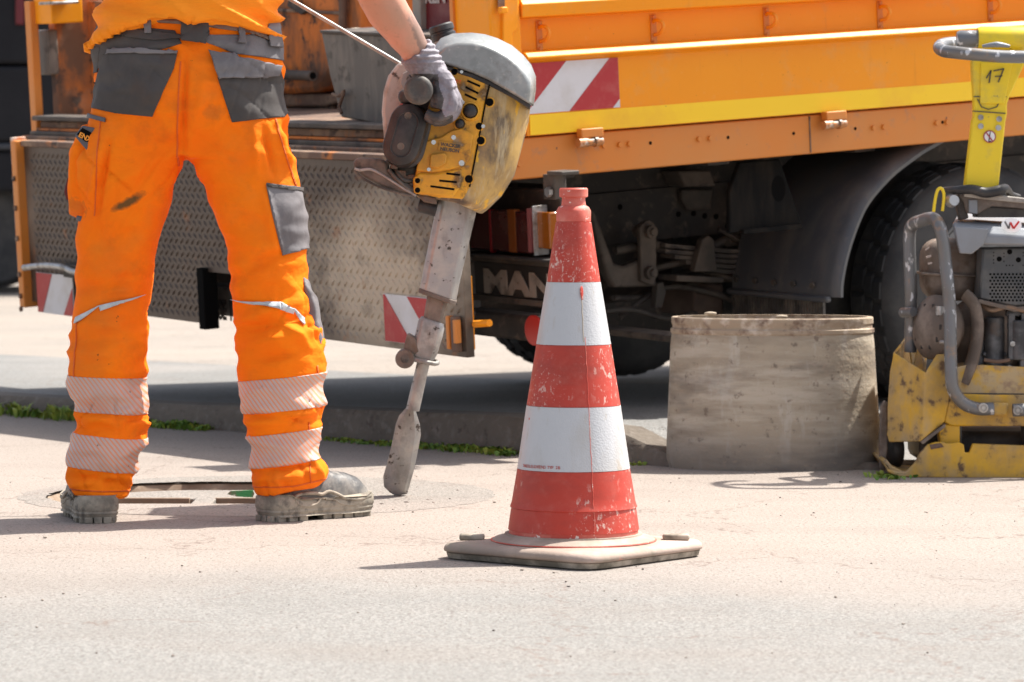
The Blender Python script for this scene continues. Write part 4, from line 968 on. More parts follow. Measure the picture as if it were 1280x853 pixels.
# rusty orange machine body
mbase = tw(Vector((ur+.75, 1.45, wfl)))
mach = empty('rusty_machine', mbase, 'rusty orange machine with a stub pipe riding in the truck bed behind the worker', 'machine')
pu = ur+.62
def mpoly(poly, u, t, nm, m, par=mach, **kw):
    pts = [tw(rear(x, y, u)) for x, y in poly]; v = TM.to_3x3() @ Vector((t, 0, 0))
    return build(nm, prism(pts, v), m, par, **kw)
mpoly([(250, -70), (455, -70), (455, 40), (425, 50), (415, 85), (405, 108), (392, 116), (360, 118), (320, 116), (250, 118)], pu, .5, 'machine_body', 'orange_rust', bevel=.02)
mpoly([(250, 116), (420, 118), (424, 128), (404, 134), (250, 134)], pu+.03, .4, 'machine_skid', 'rusty', bevel=.01)
mpoly([(262, 134), (300, 134), (300, 152), (262, 151)], pu+.05, .35, 'machine_skid', 'rusty', bevel=.01)
mpoly([(396, 134), (415, 130), (415, 155), (396, 154)], pu+.05, .35, 'machine_skid', 'rusty', bevel=.01)
a = Wp(340, 93, pu-.05); b = Wp(391, 95, pu-.05); bm = cyl(a, b, .017, n=20); build('stub_pipe', bm, 'chassis2', mach, smooth=40)
build('pipe_bore', cyl(b+(b-a).normalized()*.0004, b+(b-a).normalized()*.0012, .012, n=20), 'black', mach)
a = Wp(430, -40, pu-.02); b = Wp(428, 38, pu-.02); build('upright_rod', cyl(a, b, .014, n=14), 'rusty', mach, smooth=40)
a = Wp(250, 8, pu-.012); b = Wp(430, 17, pu-.012); build('seam_strip', cyl(a, b, .006, n=8), 'rusty', mach)
mpoly([(361, -3), (382, 14), (376, 19), (358, 8)], pu-.03, .02, 'dark_bracket', 'chassis', bevel=.003)
# grey steel box leaning on it
gb = empty('steel_skip', tw(Vector((ur+.3, .9, wfl))), 'dark grey steel box with a small hook resting on the rear of the truck bed', 'steel box')
def gpoly(poly, u, t, nm, m, **kw):
    pts = [tw(rear(x, y, u)) for x, y in poly]; v = TM.to_3x3() @ Vector((t, 0, 0)); return build(nm, prism(pts, v), m, gb, **kw)
gpoly([(401, 41), (545, 47), (548, 164), (480, 157), (426, 147), (412, 95)], ur+.16, .30, 'box_shell', 'greybox', bevel=.006)
gpoly([(399, 38), (547, 44), (547, 48), (400, 42)], ur+.15, .32, 'box_rim', 'chassis2', bevel=.003)
pts = [Wp(x, y, ur+.14) for x, y in ((416, 118), (424, 120), (430, 114), (427, 124), (424, 134), (427, 142))]; build('box_hook', tube(pts, .006, n=8, sub=3), 'rusty', gb, smooth=60)
bm = NB(); q = bmesh.ops.create_icosphere(bm, subdivisions=2, radius=.03); bmesh.ops.transform(bm, matrix=Matrix.Translation(Wp(446, 40, ur+.30)) @ Matrix.Diagonal((1.1, 1, .45, 1)), verts=q['verts'])
build('rubble_piece', bm, 'mud', gb, smooth=60)
# maroon crate
mc = empty('maroon_crate', tw(Vector((ur+.5, .55, wfl))), 'maroon crate with cream lettering standing in the truck bed beside the rear post', 'crate')
pts = [tw(rear(x, y, ur+.35)) for x, y in ((520, -70), (575, -70), (575, 155), (520, 155))]; build('crate_shell', prism(pts, TM.to_3x3() @ Vector((.35, 0, 0))), 'maroon', mc, bevel=.006)
q = tw(rear(531, 4, ur+.346)); build('crate_lettering', textmesh('KEN', .062, basis(q, -TL, TU), depth=.002, bold=.002), 'creamlet', mc)
pts = [tw(rear(x, y, ur+.33)) for x, y in ((514, -60), (525, -60), (527, 150), (518, 150))]
pk = build('plank', prism(pts, TM.to_3x3() @ Vector((.03, 0, 0))), mat('plank_grey', (.34, .30, .25), .8, layers=[dict(col=(.2, .16, .12), scale=9, lo=.45, hi=.62, st=(1, 1, .3))]), loc=pts[3], bevel=.002)
tagit(pk, 'weathered grey plank standing upright against the maroon crate', 'plank')

# ------------------------------------------------------------------ dark lorry far behind, left edge
vy = 25.; vo = Vector(((-60-640)/FPX*vy, vy, .07))
lor = empty('dark_lorry', vo, 'dark grey lorry parked far behind the orange truck at the left edge', 'lorry')
def vb(x0, y0, x1, y1, Y, t, m, nm, **kw):
    build(nm, slab([(x0, y0), (x1, y0), (x1, y1), (x0, y1)], Y, t), m, lor, **kw)
vb(-700, -260, 260, 80, vy, 2.4, 'van', 'lorry_box', bevel=.03); vb(-700, 83, 260, 178, vy-.01, 2.4, 'van', 'lorry_box', bevel=.03)
vb(-700, 179, 260, 188, vy-.03, 2.4, 'van_strip', 'rub_rail', bevel=.02); vb(-700, 189, 260, 240, vy, 2.4, 'van', 'lorry_skirt', bevel=.03)
vb(19, -40, 30, 31, vy-.04, .05, mat('van_red', (.12, .005, .01), .3), 'marker_lamp', bevel=.01)
vb(-200, 238, 180, 262, vy+.2, 1.6, 'chassis', 'lorry_chassis', bevel=.02)
for x in (-350, -15, 150):
    for yy in (vy+.15, vy+2.0):
        c = P(x, 290, yy); c.z = .52+.07
        build('lorry_wheel', lathe([(.25, .0), (.3, -.01), (.48, .0), (.52, .05), (.52, .25), (.48, .30), (.25, .28), (.2, .1), (0, .1)], c, (0, 1, 0), n=48), 'tyre', lor, smooth=35)
# ------------------------------------------------------------------ worker
PY = 7.76; ps = FPX/PY
def W2(px, py, dy=0.): return P(px, py, PY) + Vector((0, dy, 0))
person = empty('person', W2(245, 646)*Vector((1, 1, 0)), 'worker seen from behind in orange high-visibility trousers and t-shirt, gripping the breaker handle', 'person')
def ell(xl, xr, py, dep, dy=0., n=40, pw=.9, tilt=0.):
    cx = (xl+xr)/2; hw = (xr-xl)/2; out = []
    for i in range(n):
        a = 2*math.pi*i/n; c, s = math.cos(a), math.sin(a)
        c = math.copysign(abs(c)**pw, c); s = math.copysign(abs(s)**pw, s)
        p = W2(cx+hw*c, py+tilt*c, dy); p.y += dep*s; out.append(p)
    return out
pelv = [(28, 126, 342, .118), (45, 119, 350, .125), (60, 115, 351, .130), (80, 119, 348, .136), (100, 117, 349, .140), (120, 113, 353, .140), (140, 109, 359, .134), (160, 107, 363, .122), (180, 112, 364, .105), (196, 135, 350, .085)]
legL = [(120, 118, 236), (150, 106, 240), (175, 101, 240), (197, 98, 234), (230, 97, 222), (260, 97, 210), (280, 97, 203), (305, 95, 197), (330, 94, 193), (360, 94, 187), (390, 92, 182), (410, 89, 181), (430, 86, 183), (455, 84, 184), (480, 85, 183), (497, 89, 181), (507, 93, 180), (525, 92, 183), (545, 91, 184), (560, 89, 181), (580, 87, 174), (592, 86, 169), (600, 88, 166), (618, 93, 160)]
legR = [(120, 228, 350), (150, 228, 358), (175, 230, 364), (197, 234, 369), (230, 256, 374), (255, 264, 379), (280, 274, 382), (305, 284, 384), (330, 289, 385), (360, 289, 386), (385, 292, 390), (405, 297, 398), (430, 296, 405), (455, 297, 408), (480, 300, 408), (508, 304, 407), (522, 306, 402), (545, 310, 399), (565, 313, 401), (580, 316, 408), (595, 321, 409), (611, 320, 400)]
def legrings(tab, dyf):
    out = []
    for y, a, b in tab:
        tl = 0
        if tab is legR and y > 545: tl = -8*(y-545)/66
        hw = (b-a)/2/ps
        dep = min(.112, max(.055, hw*(1.0 if y > 250 else .9)))
        out.append(ell(a, b, y, dep, dyf(y), tilt=tl))
    return out
fL = lambda y: .0+(.02*math.sin((y-200)/420*3.1) if y > 200 else 0)-(.035*(y-420)/200 if y > 420 else 0)
fR = lambda y: .0-(.00 if y < 200 else .02*(y-200)/400)
def join_obj(bms, name):
    me = bpy.data.meshes.new(name); b0 = bms[0]
    for b in bms[1:]:
        t = bpy.data.meshes.new('t'); b.to_mesh(t); b0.from_mesh(t); b.free(); bpy.data.meshes.remove(t)
    bmesh.ops.recalc_face_normals(b0, faces=b0.faces); b0.to_mesh(me); b0.free()
    return link(bpy.data.objects.new(name, me))
def remeshed(bms, vox, smooth=3, fac=.5):
    o = join_obj(bms, 'tmp'); m = o.modifiers.new('r', 'REMESH'); m.mode = 'VOXEL'; m.voxel_size = vox
    s = o.modifiers.new('s', 'SMOOTH'); s.iterations = smooth; s.factor = fac
    me = evaluated(o); bpy.data.objects.remove(o); bm = NB(); bm.from_mesh(me); bpy.data.meshes.remove(me); return bm
def px_of(v): return (640+v.x/v.y*FPX, HZ-(v.z-CH)/v.y*FPX)
tb = remeshed([loft([ell(a, b, y, d, 0) for y, a, b, d in pelv]), loft(legrings(legL, fL)), loft(legrings(legR, fR))], .0052, 6)
def ridge(x, w): return math.exp(-(x/w)**2)
tb.normal_update()
def seg(px, py, ax, ay, bx, by, w, amp, out):
    dx, dy_ = bx-ax, by-ay; l2 = dx*dx+dy_*dy_; t = max(0, min(1, ((px-ax)*dx+(py-ay)*dy_)/l2)); d = math.hypot(px-ax-dx*t, py-ay-dy_*t)
    if d < w*3: out += amp*math.exp(-(d/w)**2)*math.sin(math.pi*min(1, max(0, t*.9+.1)))
    return out
FOLDS = [ # drapery read off the photograph: ridges (+) and valleys (-)
 (232, 70, 228, 200, 4, -7), (232, 200, 262, 70, 7, 2.5), (215, 165, 235, 200, 6, -5), (205, 150, 232, 196, 6, 4),
 (105, 250, 200, 200, 9, 3), (110, 310, 190, 285, 8, -3), (100, 345, 185, 375, 9, 3.5), (100, 362, 190, 345, 7, -4), (105, 415, 180, 395, 8, 3),
 (100, 440, 170, 455, 9, 3), (108, 458, 178, 440, 6, -3), (98, 512, 182, 525, 6, -4.5), (100, 530, 180, 512, 6, 4), (90, 596, 165, 606, 4, -5), (95, 606, 150, 597, 4, 4),
 (245, 210, 262, 262, 5, 4), (290, 330, 340, 350, 9, 4), (292, 345, 375, 305, 8, -5), (330, 240, 350, 330, 6, 4), (300, 300, 350, 315, 7, 3), (300, 400, 390, 372, 7, 4), (300, 412, 380, 398, 6, -4),
 (310, 430, 395, 418, 7, 4.5), (312, 450, 390, 440, 6, -4), (350, 400, 392, 440, 5, 5), (305, 520, 400, 524, 5, -5), (312, 528, 395, 515, 5, 5), (320, 590, 402, 580, 4, -6), (325, 600, 400, 592, 4, 5), (345, 585, 350, 612, 4, 4), (375, 578, 385, 606, 4, -4), (392, 572, 400, 600, 4, 5),
 (345, 155, 365, 225, 5, 5), (330, 160, 345, 225, 4, -5), (318, 160, 322, 230, 5, 3), (355, 150, 372, 200, 4, -4), (135, 175, 120, 275, 4, -6), (128, 180, 112, 260, 5, 5), (103, 190, 100, 250, 5, 4), (118, 105, 100, 160, 5, -4), (345, 70, 352, 120, 6, 5)]
for v in tb.verts:
    p = v.co; x, y = px_of(p); nrm = v.normal
    a = noise.noise(Vector((p.x*9, p.y*9, p.z*11+3)))*.006
    b = 1-abs(noise.noise(Vector((p.x*8+2, p.y*7, p.z*21))))
    k2 = .0105 if y > 400 else .0060
    c = (b-.7)*k2*2
    sq = (1-abs(noise.noise(Vector((p.x*14, p.y*14, p.z*40)))))*.004*(fade((y-585)/15)+ridge(y-520, 14)+.4*ridge(y-400, 40))
    cr1 = noise.noise(Vector((p.x*7+5, p.y*6, p.z*13+p.x*9))); cr2 = noise.noise(Vector((p.x*9+1, p.y*6+4, p.z*10-p.x*14)))
    mk_ = fade((noise.noise(Vector((p.x*5, p.y*5, p.z*5+7)))+.25)*2)*(.35+.65*(fade(1-abs(y-400)/70)+fade(1-abs(y-520)/40)+fade(1-abs(y-600)/25)+fade(1-abs(y-215)/50)))
    a -= .0065*mk_*(math.exp(-(cr1/.045)**2)+.8*math.exp(-(cr2/.04)**2))
    d = 0
    if nrm.y < .35:
        for f in FOLDS:
            if min(f[0], f[2])-25 < x < max(f[0], f[2])+25 and min(f[1], f[3])-25 < y < max(f[1], f[3])+25: d = seg(x, y, *f, d)
    v.co = p+nrm*(a+c+sq-.002+d*.0027)
tb.normal_update()
trw = build('trousers', tb.copy(), 'hivis', person, smooth=180)
# sewn-on panels: pieces of the trouser surface cut out along straight seams
def patch(name, poly, m, off=.0022, thick=.003, src=None, par=None, back=True, allround=False, label=None):
    """poly: convex outline read as photo pixels on the wearer's plane"""
    bm = (src or tb).copy(); pts = [P(x, y, PY) for x, y in poly]; c = sum(pts, Vector())/len(pts)
    for a, b in zip(pts, pts[1:]+pts[:1]):
        e = b-a; nrm = Vector((e.z, 0, -e.x)).normalized()
        if (c-a).dot(nrm) < 0: nrm = -nrm
        if allround == 'lr' and abs(e.z) > abs(e.x): continue
        bmesh.ops.bisect_plane(bm, geom=bm.verts[:]+bm.edges[:]+bm.faces[:], dist=1e-6, plane_co=a, plane_no=nrm, clear_inner=True)
    bm.normal_update()
    if not allround:
        bmesh.ops.delete(bm, geom=[f for f in bm.faces if f.normal.y > .12], context='FACES')
    else:   # keep this leg only
        xm = c.x
        bmesh.ops.delete(bm, geom=[f for f in bm.faces if abs(f.calc_center_median().x-xm) > .12], context='FACES')
    bm.normal_update()
    for v in bm.verts: v.co += v.normal*off
    o = build(name, bm, m, par or trw, smooth=60)
    s = o.modifiers.new('cloth', 'SOLIDIFY'); s.thickness = thick; s.offset = -1
    if label: o['label'] = label
    return o
for q in ([(60, 468), (200, 473), (200, 518), (60, 512)], [(60, 537), (200, 550), (200, 593), (60, 577)], [(285, 478), (425, 462), (425, 504), (285, 518)], [(290, 547), (425, 530), (425, 569), (290, 587)]):
    patch('reflective_band', q, 'reflect', allround='lr')
for q in ([(70, 606), (175, 611), (175, 613), (70, 608)], [(300, 606), (370, 603), (370, 605), (300, 608)], [(370, 603), (425, 592), (425, 594), (370, 605)]):
    patch('hem_stitching', q, 'hem', off=.0006, thick=.001)
patch('seat_pocket', [(142, 64), (229, 67), (225, 88), (198, 147), (150, 143), (118, 136), (116, 124), (136, 72)], 'grey_cloth', off=.004, thick=.005)
patch('pocket_trim', [(142, 63), (230, 66), (229, 71), (140, 70)], 'grey_cloth2', off=.0055, thick=.003)
patch('seat_pocket', [(278, 100), (352, 90), (361, 140), (356, 147), (295, 154)], 'grey_cloth', off=.003, thick=.004)
patch('pocket_flap', [(266, 65), (350, 84), (347, 94), (320, 100), (279, 102)], 'grey_cloth2', off=.006, thick=.006)
q = patch('waistband', [(225, 41), (234, 58), (110, 92), (110, 30), (150, 34)], 'grey_cloth', off=.0028)
patch('waistband', [(112, 40), (152, 36), (152, 60), (131, 60), (126, 92), (108, 92)], 'grey_cloth', off=.0036)
patch('waistband', [(150, 36), (196, 42), (240, 48), (240, 62), (200, 55), (150, 60)], 'grey_cloth', off=.0040)
patch('waistband', [(235, 48), (320, 46), (356, 60), (352, 90), (300, 70), (235, 62)], 'grey_cloth2', off=.0040)  # waistband shade put into the colour: dark cloth left, paler cloth right
patch('belt', [(155, 22), (240, 26), (240, 34), (155, 30)], 'belt', off=.008, thick=.006); patch('belt', [(240, 26), (320, 30), (320, 44), (240, 35)], 'belt', off=.009, thick=.006); patch('belt', [(320, 30), (345, 36), (345, 56), (320, 44)], 'belt', off=.009, thick=.006)
for q in ([(188, 22), (197, 22), (197, 46), (189, 46)], [(300, 24), (308, 24), (309, 59), (302, 59)], [(333, 28), (344, 30), (349, 62), (336, 60)]):
    patch('belt_loop', q, 'grey_cloth2', off=.014, thick=.005)
patch('back_tab', [(234, 20), (265, 20), (264, 57), (234, 56)], 'grey_cloth', off=.015, thick=.006)
q = None
for s, y in ((319, 89),):
    c = None
    best = min(tb.verts, key=lambda v: (px_of(v.co)[0]-s)**2+(px_of(v.co)[1]-y)**2+(1e6 if v.normal.y > 0 else 0))
    bm = cyl(best.co+best.normal*.004, best.co+best.normal*.010, .0065, .005, n=16); build('press_stud', bm, 'zinc', trw, smooth=40)
patch('thigh_pocket', [(336, 231), (383, 236), (386, 275), (384, 311), (356, 319), (346, 275)], 'grey_cloth2', off=.006, thick=.008)
patch('pocket_trim', [(336, 230), (384, 236), (384, 241), (337, 235)], 'grey_cloth', off=.008, thick=.003)
patch('knee_piping', [(96, 408), (99, 396), (128, 381), (130, 388), (106, 400)], 'reflect_grey', off=.0028); patch('knee_piping', [(128, 381), (182, 368), (130, 388)], 'reflect_grey', off=.0028)
patch('knee_piping', [(292, 374), (355, 378), (355, 385)], 'reflect_grey', off=.0028); patch('knee_piping', [(355, 378), (371, 384), (369, 391), (355, 385)], 'reflect_grey', off=.0028); patch('knee_piping', [(371, 384), (381, 396), (383, 411), (377, 400), (369, 391)], 'reflect_grey', off=.0028)
for q in ([(346, 150), (348, 150), (372, 232), (370, 232)], [(224, 208), (232, 80), (233.4, 80), (226, 208)], [(398, 455), (399.5, 455), (404, 510), (402.5, 510)], [(98, 400), (99.5, 400), (97, 470), (95.5, 470)], [(388, 525), (389.3, 525), (392, 600), (390.5, 600)], [(131, 150), (132.3, 150), (124, 270), (122.5, 270)]):
    patch('seam_stitching', q, 'hem', off=.0007, thick=.001)
# knee pad pocket seen edge-on on the right leg, cargo pocket on the left thigh
def blob(polyl, dep, m, nm, dy=0, par=None, vox=.004, amp=.003):
    """soft pouch: outline at the wearer's plane swelling dep metres front to back"""
    pts = polyl; cx = sum(x for x, y in pts)/len(pts); cy = sum(y for x, y in pts)/len(pts)
    rings = []
    for f, d in ((.72, -1), (.90, -.86), (1., -.45), (1., .45), (.90, .86), (.72, 1)):
        rings.append([W2(cx+(x-cx)*f, cy+(y-cy)*f, dy+d*dep) for x, y in pts])
    bm = remeshed([loft(rings)], vox, 5); bm.normal_update()
    for v in bm.verts: v.co += v.normal*(noise.noise(v.co*26)*amp+ridge(noise.noise(Vector((v.co.x*30, v.co.y*10, v.co.z*9))), .1)*amp*.8)
    return build(nm, bm, m, par or trw, smooth=180)
blob([(104, 156), (132, 158), (128, 200), (124, 240), (122, 274), (104, 276), (88, 268), (87, 240), (87, 215), (89, 192), (96, 172)], .052, 'hivis', 'cargo_pocket', dy=-.0)
blob([(98, 268), (122, 272), (121, 278), (106, 279), (96, 275)], .045, 'grey_trim', 'pocket_base')
patch('pocket_trim', [(107, 141), (139, 149), (139, 154), (107, 146)], 'grey_trim', off=.006, thick=.004)
fl = slab([(93, 170), (103, 157), (118, 160), (138, 164), (137, 170), (124, 177), (114, 188), (108, 188)], PY-.075, .008)
flo = build('pocket_flap', fl, 'grey_trim', trw, bevel=.003)
build('flap_badge', slab([(96, 168), (103, 160), (116, 167), (112, 178), (106, 177)], PY-.0765, .0012), 'black', flo)
build('badge_lettering', textmesh('ENX', .0155, basis(P(97.5, 170.5, PY-.0775), Vector((.83, 0, -.42)), (.4, 0, .9)), depth=.0006, bold=.0006), 'oink', flo)
build('pull_tag', slab([(80, 240), (84, 223), (88, 222), (88, 250), (83, 250)], PY-.02, .01), mat('dark_red_strap', (.12, .02, .02), .7), trw, bevel=.001)
blob([(380, 345), (386, 350), (389, 362), (396, 376), (399, 400), (404, 420), (404, 440), (397, 438), (388, 425), (380, 380)], .04, 'grey_cloth2', 'knee_pocket', dy=-.01)
# shirt
sh = [(0, 0), (-60, 0)]
def shr(y, xl, xr, d, hem=0):
    out = []
    n = 64
    for i in range(n):
        a = 2*math.pi*i/n; c, s = math.cos(a), math.sin(a); c2 = math.copysign(abs(c)**.9, c); s2 = math.copysign(abs(s)**.9, s)
        yy = y+hem*(abs(c2)**2.2)*(1 if s < 0 else 1)
        p = W2((xl+xr)/2+(xr-xl)/2*c2, yy); p.y += d*s2; out.append(p)
    return out
rs = [shr(22, 117, 353, .140, 33), shr(28, 114, 355, .156, 33), shr(20, 115, 354, .158, 26), shr(6, 124, 352, .150, 14), shr(-15, 128, 354, .148, 6), shr(-45, 132, 356, .145), shr(-90, 134, 358, .145), shr(-140, 122, 366, .145), shr(-185, 110, 378, .135), shr(-215, 112, 372, .115), shr(-236, 150, 330, .085), shr(-246, 196, 284, .060)]
slv = loft([[p for p in ring] for ring in (
    [P(345+26*math.cos(a)-20*0, -195+0*math.sin(a), PY)+Vector((.0, .062*math.cos(a)*0+.062*math.sin(a), .062*math.cos(a)*.6)) for a in (2*math.pi*i/24 for i in range(24))],
    [P(392+40*math.cos(a), -142-22*math.cos(a), PY)+Vector((0, .075*math.sin(a)+.03, 0)) for a in (2*math.pi*i/24 for i in range(24))],
    [P(415+40*math.cos(a), -112-22*math.cos(a), PY)+Vector((0, .078*math.sin(a)+.05, 0)) for a in (2*math.pi*i/24 for i in range(24))])])
sll = loft([[P(x0+40*math.cos(a), y0+14*math.cos(a), PY)+Vector((0, .07*math.sin(a)+dy, 0)) for a in (2*math.pi*i/24 for i in range(24))] for x0, y0, dy in ((150, -190, 0), (118, -140, .0), (106, -100, .02))])
sbm = remeshed([loft(rs), slv, sll], .006, 4); sbm.normal_update()
for v in sbm.verts:
    p = v.co; x, y = px_of(p)
    w = 1-abs(noise.noise(Vector((p.x*4, p.y*5, p.z*24+1+p.x*6))))
    f = fade((y+60)/100)
    roll = .010*math.exp(-((y-(27+31*((x-235)/120)**2))/6.5)**2)
    v.co = p+v.normal*((w-.75)*.036*(.4+f)+noise.noise(p*7)*.009+roll)
sbm.normal_update()
build('shirt', sbm, 'shirt', person, smooth=180)
# body under the clothes: one skinned figure
J = {}; E = []
def jv(n, p, r, par=None): J[n] = (len(J), Vector(p), r if isinstance(r, tuple) else (r, r)); (E.append((J[par][0], J[n][0])) if par else None)
jv('pelvis', W2(236, 100), (.12, .09)); jv('waist', W2(238, 20), (.12, .085), 'pelvis'); jv('chest', W2(240, -100), (.14, .09), 'waist'); jv('upper', W2(240, -180), (.12, .08), 'chest'); jv('neck', W2(242, -232, .01), .055, 'upper'); jv('jaw', W2(244, -262, .03), .07, 'neck'); jv('skull', W2(244, -300, .025), (.078, .095), 'jaw'); jv('crown', W2(244, -330, .02), .055, 'skull')
jv('nose', W2(246, -285, .125), .014, 'skull'); jv('ear', W2(201, -288, .03), .016, 'skull'); jv('ear2', W2(288, -288, .03), .016, 'skull')
jv('shR', W2(336, -188), .062, 'upper'); jv('elR', P(452, -52, 7.86), .047, 'shR')
jv('f1', P(468, -24, 7.89), .056, 'elR'); jv('f2', P(480, 2, 7.925), .0575, 'f1'); jv('f3', P(498, 32, 7.955), .050, 'f2'); jv('f4', P(515, 58, 7.985), .039, 'f3'); jv('wrR', P(530, 82, 8.01), .030, 'f4'); jv('haR', P(552, 104, 8.035), (.022, .032), 'wrR')
jv('shL', W2(146, -188), .062, 'upper'); jv('elL', W2(112, -40, .08), .045, 'shL'); jv('wrL', W2(215, -5, .32), .030, 'elL'); jv('haL', W2(262, -20, .37), .034, 'wrL')
jv('hipL', W2(176, 150), .085, 'pelvis'); jv('knL', W2(140, 370, .02), .058, 'hipL'); jv('anL', W2(124, 600), .040, 'knL')
jv('hipR', W2(298, 150), .085, 'pelvis'); jv('knR', W2(338, 370), .058, 'hipR'); jv('anR', W2(352, 598, -.02), .040, 'knR'); jv('toR', W2(390, 632, .08), .032, 'anR'); jv('toL', W2(118, 632, .12), .032, 'anL')
me = bpy.data.meshes.new('b'); me.from_pydata([v[1] for v in J.values()], E, []); bo = link(bpy.data.objects.new('b', me))
sk = bo.modifiers.new('skin', 'SKIN'); sk.use_smooth_shade = True; bo.modifiers.new('sub', 'SUBSURF').levels = 2
for i, v in enumerate(J.values()): me.skin_vertices[0].data[i].radius = v[2]; me.skin_vertices[0].data[i].use_root = (i == 0)
bme = evaluated(bo); bpy.data.objects.remove(bo); bm = NB(); bm.from_mesh(bme); bpy.data.meshes.remove(bme); bm.normal_update()
for v in bm.verts:
    x, y = px_of(v.co)
    if 400 < x < 560 and y < 110:   # muscle and tendon relief of the forearm
        s_ = (x-475)*.8+(y-0)*-.55
        v.co += v.normal*(.0055*math.sin(s_*.16)*fade((75-y)/60)+.003*noise.noise(v.co*30))
build('body', bm, 'skin', person, smooth=180)
# hair cap
bm = NB(); q = bmesh.ops.create_uvsphere(bm, u_segments=24, v_segments=16, radius=.1); bmesh.ops.transform(bm, matrix=Matrix.Translation(W2(244, -306, .0)) @ Matrix.Diagonal((.92, 1.05, .95, 1)), verts=q['verts'])
build('hair', bm, 'hair', person, smooth=180)
# glove: cuff, palm, four curled fingers and the thumb round the grip
GY = 7.985
cuff = tube([P(520, 64, 7.99), P(528, 76, 8.00), P(536, 88, 8.015), P(543, 95, 8.03)], [.041, .042, .037, .035], n=20, sub=4)
palm = [tube([P(538, 88, GY+.02+i*.021), P(554, 99, GY+.012+i*.021), P(563, 113, GY+.008+i*.021)], [.022, .021, .018], n=14, sub=4) for i in range(4)]
fing = []
for i, (ln, rr_) in enumerate(((.86, .0125), (.96, .0135), (1.0, .014), (.93, .0135))):
    yy = GY+.005+i*.0225
    c0 = (563, 112); pts = [c0, (570, 128), (566, 142), (556, 149), (544, 151), (532, 145)]
    pp = [P(538+(x-538)*ln, 118+(y-118)*ln, yy) for x, y in pts]
    fing.append(tube(pp, [rr_*1.15, rr_*1.08, rr_*1.05, rr_, rr_*.95, rr_*.7], n=12, sub=4))
thumb = tube([P(545, 92, GY+.085), P(535, 92, GY+.103), P(524, 100, GY+.095), P(514, 112, GY+.075)], [.018, .0165, .015, .011], n=12, sub=4)
pad = [tube([P(547, 100, GY+.02+i*.022), P(552, 118, GY+.012+i*.022), P(549, 136, GY+.012+i*.022)], [.019, .027, .021], n=14, sub=4) for i in range(4)]
gb_ = remeshed([cuff, thumb]+palm+fing+pad, .0021, 3); gb_.normal_update()
for v in gb_.verts:
    x, y = px_of(v.co)
    v.co += v.normal*(.0016*noise.noise(v.co*90)+.0022*(1-abs(noise.noise(Vector((v.co.x*60, v.co.y*30, v.co.z*110)))))*(1 if y < 100 else .4)+ (.0022*math.sin(y*.9) if y < 80 else 0))
gb_.normal_update()
gl = build('glove', gb_, 'glove', person, smooth=180); gl.data.materials.append(M['glove_dip'])
W0 = wm(gl)
for f in gl.data.polygons:
    x, y = px_of(W0 @ f.center); n_ = noise.noise((W0 @ f.center)*30)*5
    if y > 93+n_*.5 and x < 547+(y-93)*.18+n_ or y > 147+n_ and x < 566: f.material_index = 1

